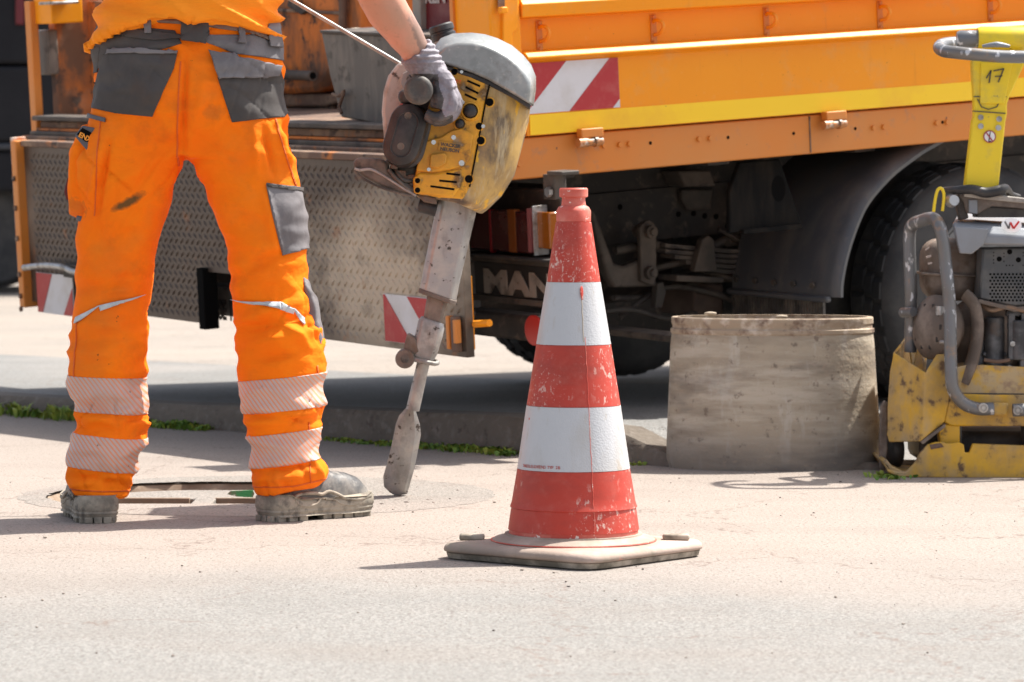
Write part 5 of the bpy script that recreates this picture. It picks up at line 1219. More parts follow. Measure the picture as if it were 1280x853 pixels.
# boots
def boot(heel, ang, flip=1):
    """heel: ground point under the back of the heel"""
    Bm = Matrix.Translation(heel) @ Matrix.Rotation(ang, 4, 'Z') @ Matrix.Diagonal((.93, 1, 1.1, 1))
    e = link(bpy.data.objects.new('boot', None)); e.parent = person; e.matrix_basis = wm(person).inverted() @ Bm
    secs = [(-.004, .026, .03, .048), (.002, .036, .028, .052), (.012, .042, .028, .056), (.035, .044, .028, .070), (.07, .045, .03, .132), (.11, .046, .03, .124), (.15, .048, .026, .108), (.19, .051, .026, .096), (.23, .053, .026, .090), (.262, .050, .026, .083), (.285, .040, .026, .066), (.300, .022, .026, .046)]
    rings = []
    for x, hw, z0, z1 in secs:
        r_ = []
        for i in range(28):
            a = 2*math.pi*i/28; c, s = math.cos(a), math.sin(a)
            if s < 0: zz = z0+.0*s; yy = hw*math.copysign(abs(c)**.5, c)
            else: zz = z0+(z1-z0)*abs(s)**.85; yy = hw*math.copysign(abs(c)**.7, c)*(1-.0*s)
            if s <= 0: zz = z0+.004*s
            r_.append(Vector((x, yy, zz)))
        rings.append(r_)
    bm = loft(rings); bmesh.ops.subdivide_edges(bm, edges=bm.edges[:], cuts=1, use_grid_fill=True); bmesh.ops.smooth_vert(bm, verts=bm.verts, factor=.5, use_axis_x=True, use_axis_y=True, use_axis_z=True)
    bm.normal_update()
    for v in bm.verts:
        cr = math.exp(-((v.co.x-.20)/.03)**2)*math.sin(v.co.x*420)*.0022*(v.co.z > .05)
        v.co += v.normal*(cr+.0022*noise.noise(v.co*38))
    build('upper', bm, 'boot', e, local=True, smooth=180)
    def outline(off, z):
        L_ = []
        pts = [(-.006, .0), (-.004, .024), (.006, .038), (.03, .046), (.07, .047), (.11, .045), (.15, .048), (.19, .055), (.23, .058), (.262, .055), (.288, .044), (.305, .024), (.311, .0)]
        full = pts+[(x, -y) for x, y in pts[-2:0:-1]]
        return [Vector((x+(off if x > .15 else -off)*(1 if x > .28 or x < .01 else .2), y+math.copysign(off, y)*(1 if abs(y) > .001 else 0), z)) for x, y in full]
    rng = [outline(-.004, .010), outline(.0, .014), outline(.003, .020), outline(.002, .024), outline(.004, .028), outline(.0035, .036), outline(.0, .042), outline(-.006, .044)]
    for r_ in rng[-3:]:
        for p in r_:
            if p.x < .06: p.z += .012
            if p.x > .27: p.z += .006
    build('sole', loft(rng), 'sole', e, local=True, smooth=40)
    bm = NB()
    for sgn in (-1, 1):
        for x in (.018, .048, .078, .150, .180, .210, .240, .270):
            hw = interp([(-.01, .026), (.03, .044), (.07, .046), (.11, .043), (.15, .046), (.20, .053), (.25, .054), (.28, .044), (.30, .030)], x)[0]
            box((x, sgn*(hw-.011), .006), (.026, .024, .013), bm)
    for y in (-.021, 0, .021): box((.004, y, .006), (.022, .018, .013), bm); box((.292, y*.7, .007), (.022, .01, .012), bm)
    build_each('lug', bm, 'sole', e, .001, local=True, bevel=.002)
    # moulded side ridges and lace
    bm = NB()
    for sgn in (-1, 1):
        def hwf(x): return interp([(-.01, .026), (.0, .034), (.03, .0465), (.07, .0475), (.11, .0465), (.15, .049), (.20, .0565), (.25, .058), (.28, .048), (.30, .034)], x)[0]
        tube([(x, sgn*(hwf(x)+.002), z) for x, z in ((.045, .050), (.07, .056), (.11, .055), (.13, .052), (.15, .057), (.175, .050), (.20, .040), (.24, .038), (.28, .042))], .0036, n=8, sub=4, bm=bm)
        tube([(x, sgn*(hwf(x)+.002), z) for x, z in ((.05, .044), (.06, .034), (.09, .030), (.115, .034), (.125, .044))], .0028, n=8, sub=4, bm=bm)
        tube([(x, sgn*(hwf(x)+.002), z) for x, z in ((.14, .042), (.165, .040), (.185, .030), (.22, .027), (.27, .030))], .0025, n=8, sub=4, bm=bm)
    build('sole_ridge', bm, 'sole', e, local=True, smooth=60)
    bm = NB()
    for x in (.135, .155, .175): tube([(x, -.026, .094-(x-.135)*.55), (x+.006, 0, .104-(x-.135)*.6), (x, .026, .094-(x-.135)*.55)], .0028, n=8, sub=4, bm=bm)
    build('lace', bm, 'black', e, local=True, smooth=60)
    return e
boot(Vector(((333-640)/FPX*7.72, 7.70, 0)), R(41)); boot(Vector(((122-640)/FPX*7.65, 7.655, 0)), R(103))

# thin steel rod held in front of the worker, its end on the breaker
q0, q1 = P(262, -60, 8.13), P(500, 80, 8.16)
rod = build('metal_rod', cyl(q0, q1, .0048, n=12), 'steel_dirty', loc=q1, smooth=40); tagit(rod, 'thin bare steel rod slanting from the worker\'s waist down to the breaker', 'rod')

# ------------------------------------------------------------------ breaker
BY = 8.10
tip = P(495, 622, 8.28)
brk = empty('breaker', Vector((tip.x, tip.y, 0)), 'dirty yellow petrol breaker with grey dome and spade chisel in the worker\'s right hand', 'breaker')
def B(px, py, dy=0.): return P(px, py, BY+dy)
def bs(poly, dy, t, m, nm, par=None, bevel=0, **kw): return build(nm, slab(poly, BY+dy, t), m, par or brk, bevel=bevel, **kw)
st = [((549, 78), (612, 104), (663, 131)), ((540, 110), (607, 130), (661, 152)), ((531, 150), (600, 168), (653, 183)), ((525, 190), (593, 205), (643, 220)), ((520, 225), (586, 236), (627, 246)), ((519, 243), (580, 250), (610, 262)), ((522, 247), (572, 253), (602, 268))]
rings = []
for i, (l, c, r) in enumerate(st):
    g = .0 if i < len(st)-1 else .012
    cr = []
    for t in (0, .2, .4, .6, .8, 1.):
        a = t*math.pi/2
        cr.append(B(c[0]+(r[0]-c[0])*math.sin(a), c[1]+(r[1]-c[1])*math.sin(a), g+.125*(1-math.cos(a))))
    bk_ = [Vector((p.x, 2*(BY+.125)-p.y, p.z)) for p in cr[::-1][1:]]
    rings.append([B(l[0], l[1], .02+g), B(l[0]+4, l[1], g)]+cr+bk_+[B(l[0]+4, l[1], .25-g), B(l[0], l[1], .23-g)])
hs = build('housing', loft(rings), 'bflank', brk, bevel=.004)
pl = [(549, 80), (566, 86), (590, 94), (612, 105), (607, 128), (600, 166), (593, 203), (587, 234), (579, 249), (548, 247), (519, 242), (518, 225), (521, 210), (526, 186), (532, 150), (541, 110)]
bs(pl, -.006, .012, 'by', 'front_cover', bevel=.004)
bs([(520, 214), (522, 205), (527, 178), (541, 174), (552, 171), (565, 163), (578, 160), (592, 168), (587, 199), (580, 208), (560, 213), (540, 216)], -.013, .010, 'by', 'lower_cover', bevel=.003)
bs([(517, 242), (516, 223), (524, 216), (545, 217), (578, 211), (575, 235), (566, 247)], -.014, .012, 'by', 'base_cover', bevel=.005)
bs([(547, 188), (549, 176), (580, 180), (577, 191)], -.0155, .004, 'by', 'badge_plate', bevel=.001)
tx = (P(580, 181, BY)-P(550, 177, BY)).normalized(); ty = Vector((-tx.z, 0, tx.x))
tmx = lambda x, y, dy: basis(B(x, y, dy), tx, ty)
bm = textmesh('WACKER', .0112, tmx(550.6, 182.2, -.0158), depth=.001, bold=.0004); textmesh('NEUSON', .0112, tmx(550, 188, -.0158), depth=.001, bold=.0004, bm=bm)
build('badge_lettering', bm, 'ink', brk)
build('model_lettering', textmesh('76', .017, basis(B(568, 106, -.0065), (1, 0, -.1), (.1, 0, 1)), depth=.001, bold=.0006), mat('orange_red_ink', (.75, .13, .02), .5), brk)
bs([(537, 209), (538, 193), (555, 191), (559, 195), (557, 205), (546, 211)], -.022, .012, 'by', 'cover_boss', bevel=.003)
bm = NB()
for (a, b) in (((584, 101), (600, 108)), ((582, 109), (598, 117)), ((581, 118), (596, 125)), ((558, 217), (575, 219)), ((549, 226), (571, 228)), ((538, 233), (568, 237))):
    o = -.0145 if a[1] > 200 else -.0072
    d = Vector((b[0]-a[0], b[1]-a[1])).normalized(); nn = Vector((-d.y, d.x))*1.3
    slab([(a[0]+nn.x, a[1]+nn.y), (b[0]+nn.x, b[1]+nn.y), (b[0]-nn.x, b[1]-nn.y), (a[0]-nn.x, a[1]-nn.y)], BY+o, .003, bm)
build_each('vent_slot', bm, 'black', brk, .001)
bm = NB(); bs_ = NB(); bk_m = NB()
for x, y, r in ((568, 90, 4), (606, 113, 4), (612, 128, 5), (599, 158, 4.5), (601, 176, 5), (586, 224, 5), (522, 226, 3.4), (522, 238, 3.4)):
    fl_ = x > 598 or x == 586
    dy = -.004 + (.0 if x < 600 else .006*(x-600)/10)
    if y > 220 and x < 530: dy = -.0142
    c = B(x, y, dy); cyl(c+Vector((0, -.0035, 0)), c+Vector((0, .004, 0)), r/531*1.35, n=20, bm=bm); cyl(c+Vector((0, -.0045, 0)), c+Vector((0, .001, 0)), r/531, n=20, bm=bk_m)
for x, y, r in ((542, 178, 3), (567, 172, 3), (577, 204, 3.6), (536, 212, 2.4), (578, 128, 2.6), (604, 158, 2.4), (577, 90, 2)):
    c = B(x, y, -.014); cyl(c, c+Vector((0, .01, 0)), r/531, n=12, bm=bs_)
build_each('hole_rim', bm, 'by', brk, .004, smooth=40); build_each('screw_hole', bk_m, 'black', brk, .004); build_each('screw', bs_, 'shiny', brk, .004, smooth=40)
for x, y, r in ((588, 139, 8.3), (575, 155, 5.6)):
    c = B(x, y, -.006); rr_ = r/531
    build('knob_ring', lathe([(rr_*1.5, 0), (rr_*1.4, .004), (rr_*1.15, .005), (rr_*1.1, .0)], c, (0, -1, 0), n=28), 'by', brk, smooth=40)
    build('knob', lathe([(rr_, 0), (rr_, .012), (rr_*.85, .018), (rr_*.4, .021), (0, .0215)], c, (0, -1, 0), n=28), 'brubber', brk, smooth=50)
bm = tube([B(612, 106, -.007), B(607, 128, -.007), B(600, 166, -.006), B(593, 203, -.006), B(587, 234, -.006)], .002, n=6, sub=1); build('cover_joint', bm, 'black', brk)
# dome
full = [(541, 76), (542, 60), (551, 48), (566, 42), (590, 41), (606, 43), (622, 48), (640, 57), (654, 69), (664, 81), (670, 96), (670, 112), (667, 134), (650, 124), (632, 113), (612, 102), (590, 93), (570, 86), (552, 81)]
frnt = [(545, 76), (547, 66), (556, 58), (570, 53), (590, 53), (605, 56), (620, 62), (636, 71), (649, 82), (658, 93), (664, 104), (664, 114), (662, 130), (647, 121), (630, 111), (611, 100), (590, 91), (570, 84), (553, 79)]
dr_ = [[B(x, y, .0) for x, y in frnt], [B(x, y, -.008) for x, y in [(x*.97+.03*605, y*.97+.03*90) for x, y in frnt]]]
dom = loft([[B(x*.96+.04*605, y*.96+.04*90, -.030) for x, y in frnt], [B(x, y, -.022) for x, y in frnt], [B(x, y, .03) for x, y in full], [B(x, y, .20) for x, y in full], [B(x, y, .25) for x, y in frnt]])
build('dome', dom, 'bdome', brk, bevel=.005)
bs([(548, 79), (568, 85), (590, 92), (612, 101), (640, 116), (664, 131), (662, 136), (640, 122), (611, 107), (588, 97), (566, 90), (547, 84)], -.008, .24, 'brubber', 'dome_gasket', bevel=.002)
a = B(556, 50, .12); b = B(551, 33, .12); build('fuel_cap', lathe([(.030, -.01), (.030, .014), (.027, .016), (.027, .020), (.030, .022), (.030, .034), (.026, .038), (0, .038)], a, b-a, n=36), 'brubber', brk, smooth=35)
build('fuel_neck', cyl(a-(b-a)*.5, a, .034, n=32), 'bdome', brk, smooth=40)
# left side: recoil guard, mount, grip
bs([(498, 78), (512, 76), (517, 92), (508, 108), (504, 140), (497, 180), (494, 210), (486, 205), (480, 175), (477, 140), (479, 115), (485, 95)], .03, .18, 'alu', 'side_guard', bevel=.012)
bs([(503, 92), (511, 88), (513, 98), (507, 112), (504, 114), (500, 104)], .02, .012, 'steel_dirty', 'guard_fitting', bevel=.002)
bs([(499, 116), (507, 117), (505, 124), (497, 123)], .02, .012, 'steel_dirty', 'guard_fitting', bevel=.002)
bs([(512, 80), (548, 82), (545, 110), (536, 150), (524, 195), (519, 235), (498, 225), (490, 205), (497, 160), (506, 110)], .022, .20, 'brubber', 'crankcase', bevel=.008)
gc = B(527, 115, 0)
build('grip', cyl((gc.x+.008, 7.96, gc.z), (gc.x+.008, BY+.06, gc.z), .019, n=24), 'brubber', brk, smooth=40)
ec = P(523, 113, 7.955)
build('grip_end', lathe([(.0, -.012), (.030, -.012), (.034, -.006), (.034, .004), (.030, .011), (.022, .013), (.012, .011), (0, .010)], ec, (0, -1, 0), n=36), 'bgreyrub', brk, smooth=50)
build('throttle_knob', lathe([(.0, -.03), (.015, -.03), (.018, .0), (.016, .008), (.008, .012), (0, .012)], P(507, 121, 8.05), (0, -1, 0), n=24), 'brubber', brk, smooth=50)
build('hot_tag', slab([(499, 131), (508, 128), (516, 130), (506, 136), (499, 137)], BY-.0, .03), mat('red_rubber', (.5, .06, .05), .5), brk, bevel=.003)
# oval air filter cover
def capsule(c0, c1, r, n=16):
    c0, c1 = Vector(c0), Vector(c1); d = (c1-c0).normalized(); a0 = math.atan2(d.y, d.x); out = []
    for i in range(n+1): a = a0+math.pi/2+math.pi*i/n; out.append((c0.x+r*math.cos(a), c0.y+r*math.sin(a)))
    for i in range(n+1): a = a0-math.pi/2+math.pi*i/n; out.append((c1.x+r*math.cos(a), c1.y+r*math.sin(a)))
    return out
fc = loft([[P(x, y, 8.03) for x, y in capsule((510, 153), (501, 184), 18.5)], [P(x, y, 8.036) for x, y in capsule((510, 153), (501, 184), 22.5)], [P(x, y, 8.06) for x, y in capsule((511, 153), (502, 184), 24)], [P(x, y, 8.075) for x, y in capsule((512, 154), (503, 185), 24)], [P(x, y, 8.08) for x, y in capsule((514, 155), (506, 186), 25)], [P(x, y, 8.12) for x, y in capsule((514, 155), (506, 186), 25)]])
fo = build('filter_cover', fc, 'brubber', brk, smooth=40)
build('cover_rim', tube([P(x, y, 8.0295) for x, y in capsule((510, 153), (501, 184), 13)]+[P(*capsule((510, 153), (501, 184), 13)[0], 8.0295)], .0022, n=8, sub=1), 'brubber', fo, smooth=60)
for x, y in ((510, 145), (501, 183)):
    build('cover_screw', lathe([(.0085, .0), (.0085, .003), (.006, .003), (.005, .0015), (.0, .0015)], P(x, y, 8.0305), (0, -1, 0), n=20), 'bgreyrub', fo, smooth=30)
# lower left: hoses, carburettor lump, D handle with rubber, foot
bm = NB()
tube([B(486, 200, .01), B(482, 214, .0), B(490, 228, .0), B(505, 234, .0), B(520, 230, .01)], .006, n=8, bm=bm); tube([B(492, 205, .02), B(500, 222, -.01), B(514, 226, .0), B(524, 212, .02)], .005, n=8, bm=bm); tube([B(486, 212, -.01), B(494, 222, -.015), B(512, 238, -.01), B(521, 243, .01)], .0045, n=8, bm=bm)
build_each('cable', bm, 'bgreyrub', brk, .001, smooth=60)
bs([(486, 206), (522, 206), (521, 240), (500, 236), (488, 224)], .02, .16, 'bgreyrub', 'carburettor', bevel=.01)
bm = NB(); rr = random.Random(2)
for _ in range(7):
    box(B(rr.uniform(492, 516), rr.uniform(208, 232), .012), (rr.uniform(.01, .025), .03, rr.uniform(.008, .016)), bm, None)
build('linkage', bm, 'engine_brown', brk, bevel=.002)
hp_ = [(441, 206), (443, 199), (450, 197), (477, 198), (484, 204), (486, 214), (500, 224), (522, 236), (520, 246), (505, 243), (478, 234), (455, 222), (444, 213)]
lh = bs(hp_, -.01, .09, 'bgreyrub', 'lower_handle', bevel=.008)
build('handle_rim', tube([B(x, y, -.012) for x, y in ((443, 211), (450, 213), (463, 212), (478, 219), (500, 233), (520, 245))], .0035, n=8, sub=4), 'steel_dirty', lh, smooth=60)
build('handle_rim', tube([B(x, y, -.012) for x, y in ((443, 213), (455, 224), (475, 234), (500, 242), (518, 246))], .003, n=8, sub=4), 'bgreyrub', lh, smooth=60)
build('rubber_foot', cyl(B(523, 256, .05), B(546, 262, .05), .018, n=20), 'brubber', brk, smooth=40, bevel=.003)
bs([(520, 243), (545, 247), (546, 256), (530, 253)], .0, .1, 'engine_brown', 'lower_bracket', bevel=.004)
# guide tube: chamfered square section
def boxring(px, py, ang, hw, hd, dy, ch=.3):
    """section across an axis tilted ang from vertical, centred on a pixel"""
    c = B(px, py, dy); ax = Vector((math.cos(ang), 0, math.sin(ang))); out = []
    for sx, sy in ((-1, -1), (1, -1), (1, 1), (-1, 1)):
        k1, k2 = ((1, 1-ch), (1-ch, 1)) if (sx*sy > 0) else ((1-ch, 1), (1, 1-ch))
        for fx, fy in (k1, k2): out.append(c+ax*hw*sx*fx+Vector((0, hd*sy*fy, 0)))
    return out
AX = .125; ta = -R(19)
tdy = .125
build('guide_tube', loft([boxring(574, 244, ta, .048, .050, tdy), boxring(571, 259, ta, .048, .050, tdy), boxring(552, 345, ta, .0455, .046, tdy), boxring(547.5, 369, ta, .0455, .046, tdy)]), 'steel_dirty', brk, bevel=.004)
build('tube_lip', loft([boxring(547.7, 368, ta, .047, .048, tdy), boxring(546.5, 373.5, ta, .047, .048, tdy)]), 'engine_brown', brk, bevel=.002)
build('tube_neck', loft([boxring(547, 373, ta, .026, .026, tdy), boxring(540, 404, ta, .022, .024, tdy)]), 'engine_brown', brk, bevel=.003)
build('chisel_retainer', loft([boxring(540.5, 400, ta, .028, .030, tdy), boxring(539, 406, ta, .0325, .034, tdy), boxring(537, 416, ta, .0325, .034, tdy), boxring(531, 438, ta, .031, .034, tdy), boxring(528, 449, ta, .026, .030, tdy)]), 'steel_dirty', brk, bevel=.003)
bs([(509, 417), (512, 418), (520, 423), (524, 440), (512, 446), (504, 436)], tdy-.035, .06, 'engine_brown', 'latch_arm', bevel=.004)
c0 = B(506, 449, tdy-.045)
build('latch_roller', lathe([(0, -.0), (.021, 0), (.023, .004), (.023, .075), (.021, .08), (0, .08)], c0, (0, 1, 0), n=28), 'engine_brown', brk, smooth=40)
build('roller_bore', lathe([(.010, -.004), (.010, .001), (.0055, .001), (.0055, -.002), (0, -.002)], c0, (0, 1, 0), n=20), 'bgreyrub', brk, smooth=30)
build('retainer_ring', tube([B(515, 449, tdy-.03), B(528, 452, tdy-.042), B(544, 455, tdy-.03), B(546, 452, tdy+.01), B(530, 450, tdy+.045), B(514, 447, tdy+.01), B(515, 449, tdy-.03)], .0055, n=10, sub=4), 'steel_dirty', brk, smooth=60)
c1, c2 = B(531, 446, tdy), B(516, 512, tdy+.02)
chs = build('chisel', cyl(c1, c2, .0155, .0165, n=16), 'steel_dirty', brk, smooth=30)
bl = [(507, 511), (499, 520), (495, 530), (488, 565), (479, 598), (480, 611), (487, 618), (495, 623), (509, 620), (513, 606), (518, 588), (523, 562), (526, 545), (525, 532), (521, 519), (519, 511)]
cen = [(514, 509), (512, 519), (511, 530), (508, 560), (499, 596), (498, 604), (498, 610), (499, 614), (503, 612), (505, 604), (508, 586), (511, 562), (513, 545), (513, 532), (514, 519), (515, 511)]
f_ = [[B(x, y, tdy+.02) for x, y in bl]]
r1 = [B(x, y, tdy+.055+(y-510)*.0006-.004) for x, y in bl]; r2 = [B(x, y, tdy+.055+(y-510)*.0006+.008) for x, y in bl]
rc = [B(x*.55+a*.45, y*.55+b*.45, tdy+.055+(b-510)*.0006-.014) for (x, y), (a, b) in zip(cen, bl)]; rb2 = [Vector((p.x, p.y+.030, p.z)) for p in rc]
b_ = NB(); rows = [[b_.verts.new(p) for p in r_] for r_ in (rc, r1, r2, rb2)]
n_ = len(bl)
for a, b in zip(rows, rows[1:]):
    for k_ in range(n_): b_.faces.new((a[k_], a[(k_+1) % n_], b[(k_+1) % n_], b[k_]))
b_.faces.new(rows[0][::-1]); b_.faces.new(rows[-1])
bz_ = min(v.co.z for v in b_.verts)
for v in b_.verts:
    if v.co.z < .25: v.co.z -= bz_*(1-v.co.z/.25)
build('chisel_blade', b_, 'steel_dirty', brk, bevel=.0015)

# ------------------------------------------------------------------ vibratory plate compactor
CY = 8.92
comp = empty('plate_compactor', P(1255, 598, CY)*Vector((1, 1, 0)), 'yellow vibratory plate compactor with grey tube frame and tall yellow handle beside the truck wheel', 'plate compactor')
def cs(poly, dy, t, m, nm, bevel=0, par=None, **kw): return build(nm, slab(poly, CY+dy, t), m, par or comp, bevel=bevel, **kw)
def Cp(x, y, dy=0): return P(x, y, CY+dy)
z598 = Cp(0, 598).z
def mir(poly, cx=1258): return poly+[(2*cx-x, y) for x, y in poly[::-1]]
# base plate: front edge with the upturned ends
cs([(1104, 578), (1111, 587), (1122, 590), (1133, 590), (1143, 580), (1151, 566), (1160, 556), (1170, 553), (1180, 553), (1184, 555), (1199, 553), (1205, 556), (1206, 566), (1212, 566), (1216, 555), (1300, 558), (1392, 556), (1404, 578), (1402, 590), (1386, 596), (1258, 598), (1150, 597), (1124, 596), (1110, 591)], .0, .02, 'cy', 'base_plate', bevel=.003)
pts = [Cp(x, y, .02) for x, y in ((1104, 577), (1112, 588), (1128, 596), (1258, 599), (1386, 597), (1404, 578), (1400, 574), (1384, 590), (1258, 593), (1130, 590), (1115, 583), (1108, 574))]
build('sole_plate', prism(pts, (0, .50, 0)), 'cy', comp, bevel=.003)
cs([(1162, 556), (1176, 554), (1180, 559), (1164, 562)], -.003, .003, 'rusty', 'plate_scuff')
# buffers and black gap
for x in (1188, 1290, 1340): 
    for dy in (.08, .40): build('rubber_buffer', cyl(Cp(x, 562, dy), Cp(x, 532, dy), .030, n=24), 'brubber', comp, smooth=40)
cs([(1172, 530), (1200, 532), (1200, 560), (1176, 560)], .035, .05, 'cy', 'buffer_bracket', bevel=.004)
cs([(1150, 540), (1360, 540), (1360, 580), (1150, 580)], .12, .30, 'chassis', 'exciter_housing', bevel=.02)
# console: left bumper box, facets
def face3(pts): bm = NB(); bm.faces.new([bm.verts.new(p) for p in pts]); return bm
def solid(pts, t, nm, m, bevel=.003):
    o = build(nm, face3(pts), m, comp); s = o.modifiers.new('s', 'SOLIDIFY'); s.thickness = t; s.offset = 0
    b = o.modifiers.new('b', 'BEVEL'); b.width = bevel; b.segments = 2; b.limit_method = 'ANGLE'; return o
solid([Cp(1110, 545, .10), Cp(1110, 510, .10), Cp(1113, 465, .10), Cp(1118, 441, .10), Cp(1157, 466, .0), Cp(1158, 500, .0), Cp(1150, 552, .0), Cp(1112, 553, .10)], .007, 'console_facet', 'cy')
solid([Cp(1150, 552, .0), Cp(1157, 466, .0), Cp(1171, 443, .03), Cp(1185, 443, .03), Cp(1186, 500, .03), Cp(1180, 528, .03)], .007, 'console_facet', 'cy')
solid([Cp(1118, 441, .10), Cp(1134, 422, .40), Cp(1150, 421, .42), Cp(1110, 545, .40), Cp(1110, 545, .10)], .006, 'console_facet', 'cy')
solid([Cp(1134, 422, .34), Cp(1150, 421, .34), Cp(1158, 450, .34), Cp(1157, 466, .12), Cp(1140, 460, .2)], .006, 'console_facet', 'cy')
solid([Cp(1340, 442, .03), Cp(1358, 466, .0), Cp(1366, 552, .0), Cp(1404, 545, .10), Cp(1400, 441, .10), Cp(1380, 430, .1)], .007, 'console_facet', 'cy')
cs([(1180, 528), (1186, 499), (1186, 492), (1240, 494), (1350, 494), (1354, 530), (1336, 533), (1190, 533)], .03, .02, 'cy', 'console_bar', bevel=.004)
bm = slab([(1186, 462), (1210, 456), (1350, 462), (1352, 493), (1186, 491)], CY+.05, .34); build('engine_deck', bm, mat('deck_dusty', (.48, .36, .20), .8, layers=[dict(col=(.6, .36, .05), scale=12, lo=.5, hi=.62), dict(col=(.3, .2, .13), scale=20, lo=.52, hi=.64)]), comp)
cs([(1150, 552), (1182, 530), (1182, 534), (1154, 556)], .004, .03, 'engine_brown', 'console_edge', bevel=.002)
# side wheel bracket at the far left
cs([(1101, 508), (1106, 500), (1110, 505), (1110, 560), (1106, 588), (1100, 586), (1099, 560)], .14, .02, 'engine_brown', 'wheel_bracket', bevel=.004)
for dx in (0,):
    build('transport_wheel', lathe([(.0, 0), (.03, 0), (.045, .004), (.05, .01), (.05, .03), (.045, .036), (0, .036)], Cp(1108, 562, .20), (1, .2, 0), n=32), 'brubber', comp, smooth=40)
# tube frame
fr = NB()
tube([Cp(1242, 511, -.01), Cp(1222, 511, -.01), Cp(1204, 504, -.012), Cp(1192, 488, -.014), Cp(1189, 470, -.014), Cp(1188, 430, -.01), Cp(1187, 380, -.005), Cp(1182, 330, .0), Cp(1177, 292, .005), Cp(1171, 277, .03), Cp(1164, 273, .06), Cp(1152, 276, .10), Cp(1141, 281, .14), Cp(1137, 292, .16), Cp(1137, 320, .165), Cp(1139, 380, .17), Cp(1138, 440, .18)], .0168, n=16, sub=6, bm=fr)
build('frame_tube', fr, 'tube', comp, smooth=60)
fr = NB(); X = lambda x: 2*1262-x
tube([Cp(X(1258), 513, -.01), Cp(X(1222), 511, -.01), Cp(X(1204), 504, -.012), Cp(X(1192), 488, -.014), Cp(X(1189), 470, -.014), Cp(X(1187), 380, -.005), Cp(X(1182), 330, .0), Cp(X(1177), 292, .005), Cp(X(1171), 277, .03), Cp(X(1152), 276, .10), Cp(X(1141), 281, .14), Cp(X(1137), 292, .16), Cp(X(1138), 440, .18)], .0168, n=16, sub=6, bm=fr)
build('frame_tube', fr, 'tube', comp, smooth=60)
for x, y in ((1229, 510), (1272, 513)):
    c = Cp(x, y, -.027); build('frame_bolt', lathe([(.0125, 0), (.0125, .005), (.009, .006), (.0085, .003), (.005, .003), (.005, .006), (0, .006)], c, (0, -1, 0), n=24), 'steel_dirty', comp, smooth=30)
build('frame_bush', cyl(Cp(1128, 391, .16), Cp(1142, 390, .12), .013, n=16), 'tube', comp, smooth=40)
cs([(1239, 504), (1262, 504), (1260, 520), (1242, 520)], -.002, .03, 'cy', 'tube_saddle', bevel=.006)
# top cover with sticker
bm = loft([[Cp(1190, 279, .02), Cp(1330, 288, .02), Cp(1334, 268, .42), Cp(1200, 262, .42)], [Cp(1192, 291, .0), Cp(1330, 300, .0), Cp(1336, 284, .45), Cp(1196, 276, .45)], [Cp(1196, 306, .0), Cp(1330, 308, .0), Cp(1336, 292, .45), Cp(1198, 290, .45)]])
build('top_cover', bm, 'cover', comp, bevel=.006)
cs([(1193, 283), (1236, 286), (1230, 306), (1215, 318), (1200, 317), (1197, 305)], -.008, .02, 'cover', 'cover_tongue', bevel=.003)
c = Cp(1264, 282, .008)
bm = lathe([(0, 0), (.0265, 0), (.0265, .001), (0, .001)], c, Vector((0, -1, .35)), n=32)
bmesh.ops.transform(bm, matrix=Matrix.Translation(c) @ Matrix.Diagonal((1, .8, .75, 1)) @ Matrix.Translation(-c), verts=bm.verts)
for v in bm.verts: v.co += Vector((0, -.004, .0))
stk = build('round_sticker', bm, 'white', comp)
bm = NB()
def strokes(pl, w, dy, bm): 
    for a, b in zip(pl, pl[1:]):
        d = Vector((b[0]-a[0], b[1]-a[1])).normalized(); nn = Vector((-d.y, d.x))*w
        slab([(a[0]+nn.x, a[1]+nn.y), (b[0]+nn.x, b[1]+nn.y), (b[0]-nn.x, b[1]-nn.y), (a[0]-nn.x, a[1]-nn.y)], CY+dy, .004, bm)
strokes([(1256, 277), (1261, 286), (1263, 278)], 1.1, -.010, bm); build('sticker_emblem', bm, 'tube', stk)
bm = NB(); strokes([(1263, 278), (1267, 286), (1274, 277)], 1.2, -.011, bm); build('sticker_emblem', bm, 'redink', stk)
# latch stack and hose above the cover
cs([(1193, 242), (1201, 246), (1209, 262), (1211, 273), (1200, 276), (1196, 258)], .06, .04, 'chassis2', 'latch', bevel=.003)
cs([(1197, 243), (1228, 243), (1290, 252), (1290, 262), (1240, 258), (1222, 268), (1208, 266), (1205, 254)], .05, .10, 'engine_brown', 'latch', bevel=.004)
cs([(1205, 241), (1232, 242), (1300, 250), (1300, 256), (1235, 250), (1205, 246)], .04, .12, mat('tan_metal', (.42, .38, .33), .6, layers=[dict(col=(.25, .22, .19), scale=15, lo=.45, hi=.62)]), 'latch', bevel=.003)
cs([(1220, 258), (1300, 262), (1300, 272), (1222, 272)], .06, .10, 'chassis2', 'latch', bevel=.003)
cs([(1211, 250), (1222, 250), (1222, 268), (1211, 266)], .045, .02, 'cover', 'latch', bevel=.002)
build('hose', tube([Cp(1180, 238, .08), Cp(1195, 238, .04), Cp(1215, 237, .03), Cp(1232, 241, .03), Cp(1250, 238, .03), Cp(1257, 236, .05), Cp(1264, 243, .08), Cp(1274, 246, .1)], [.008, .011, .013, .014, .014, .012, .008, .006], n=12, sub=5), 'brubber', comp, smooth=60)
build('yellow_cable', tube([Cp(1167, 265, .03), Cp(1169, 250, .03), Cp(1172, 238, .03), Cp(1177, 236, .03), Cp(1180, 245, .03), Cp(1178, 264, .03)], .0042, n=8, sub=5), 'cshaft', comp, smooth=60)
build('cable_shackle', lathe([(0, 0), (.014, 0), (.018, .01), (.014, .03), (0, .03)], Cp(1187, 252, .05), (.3, -1, .1), n=20), 'zinc', comp, smooth=50)
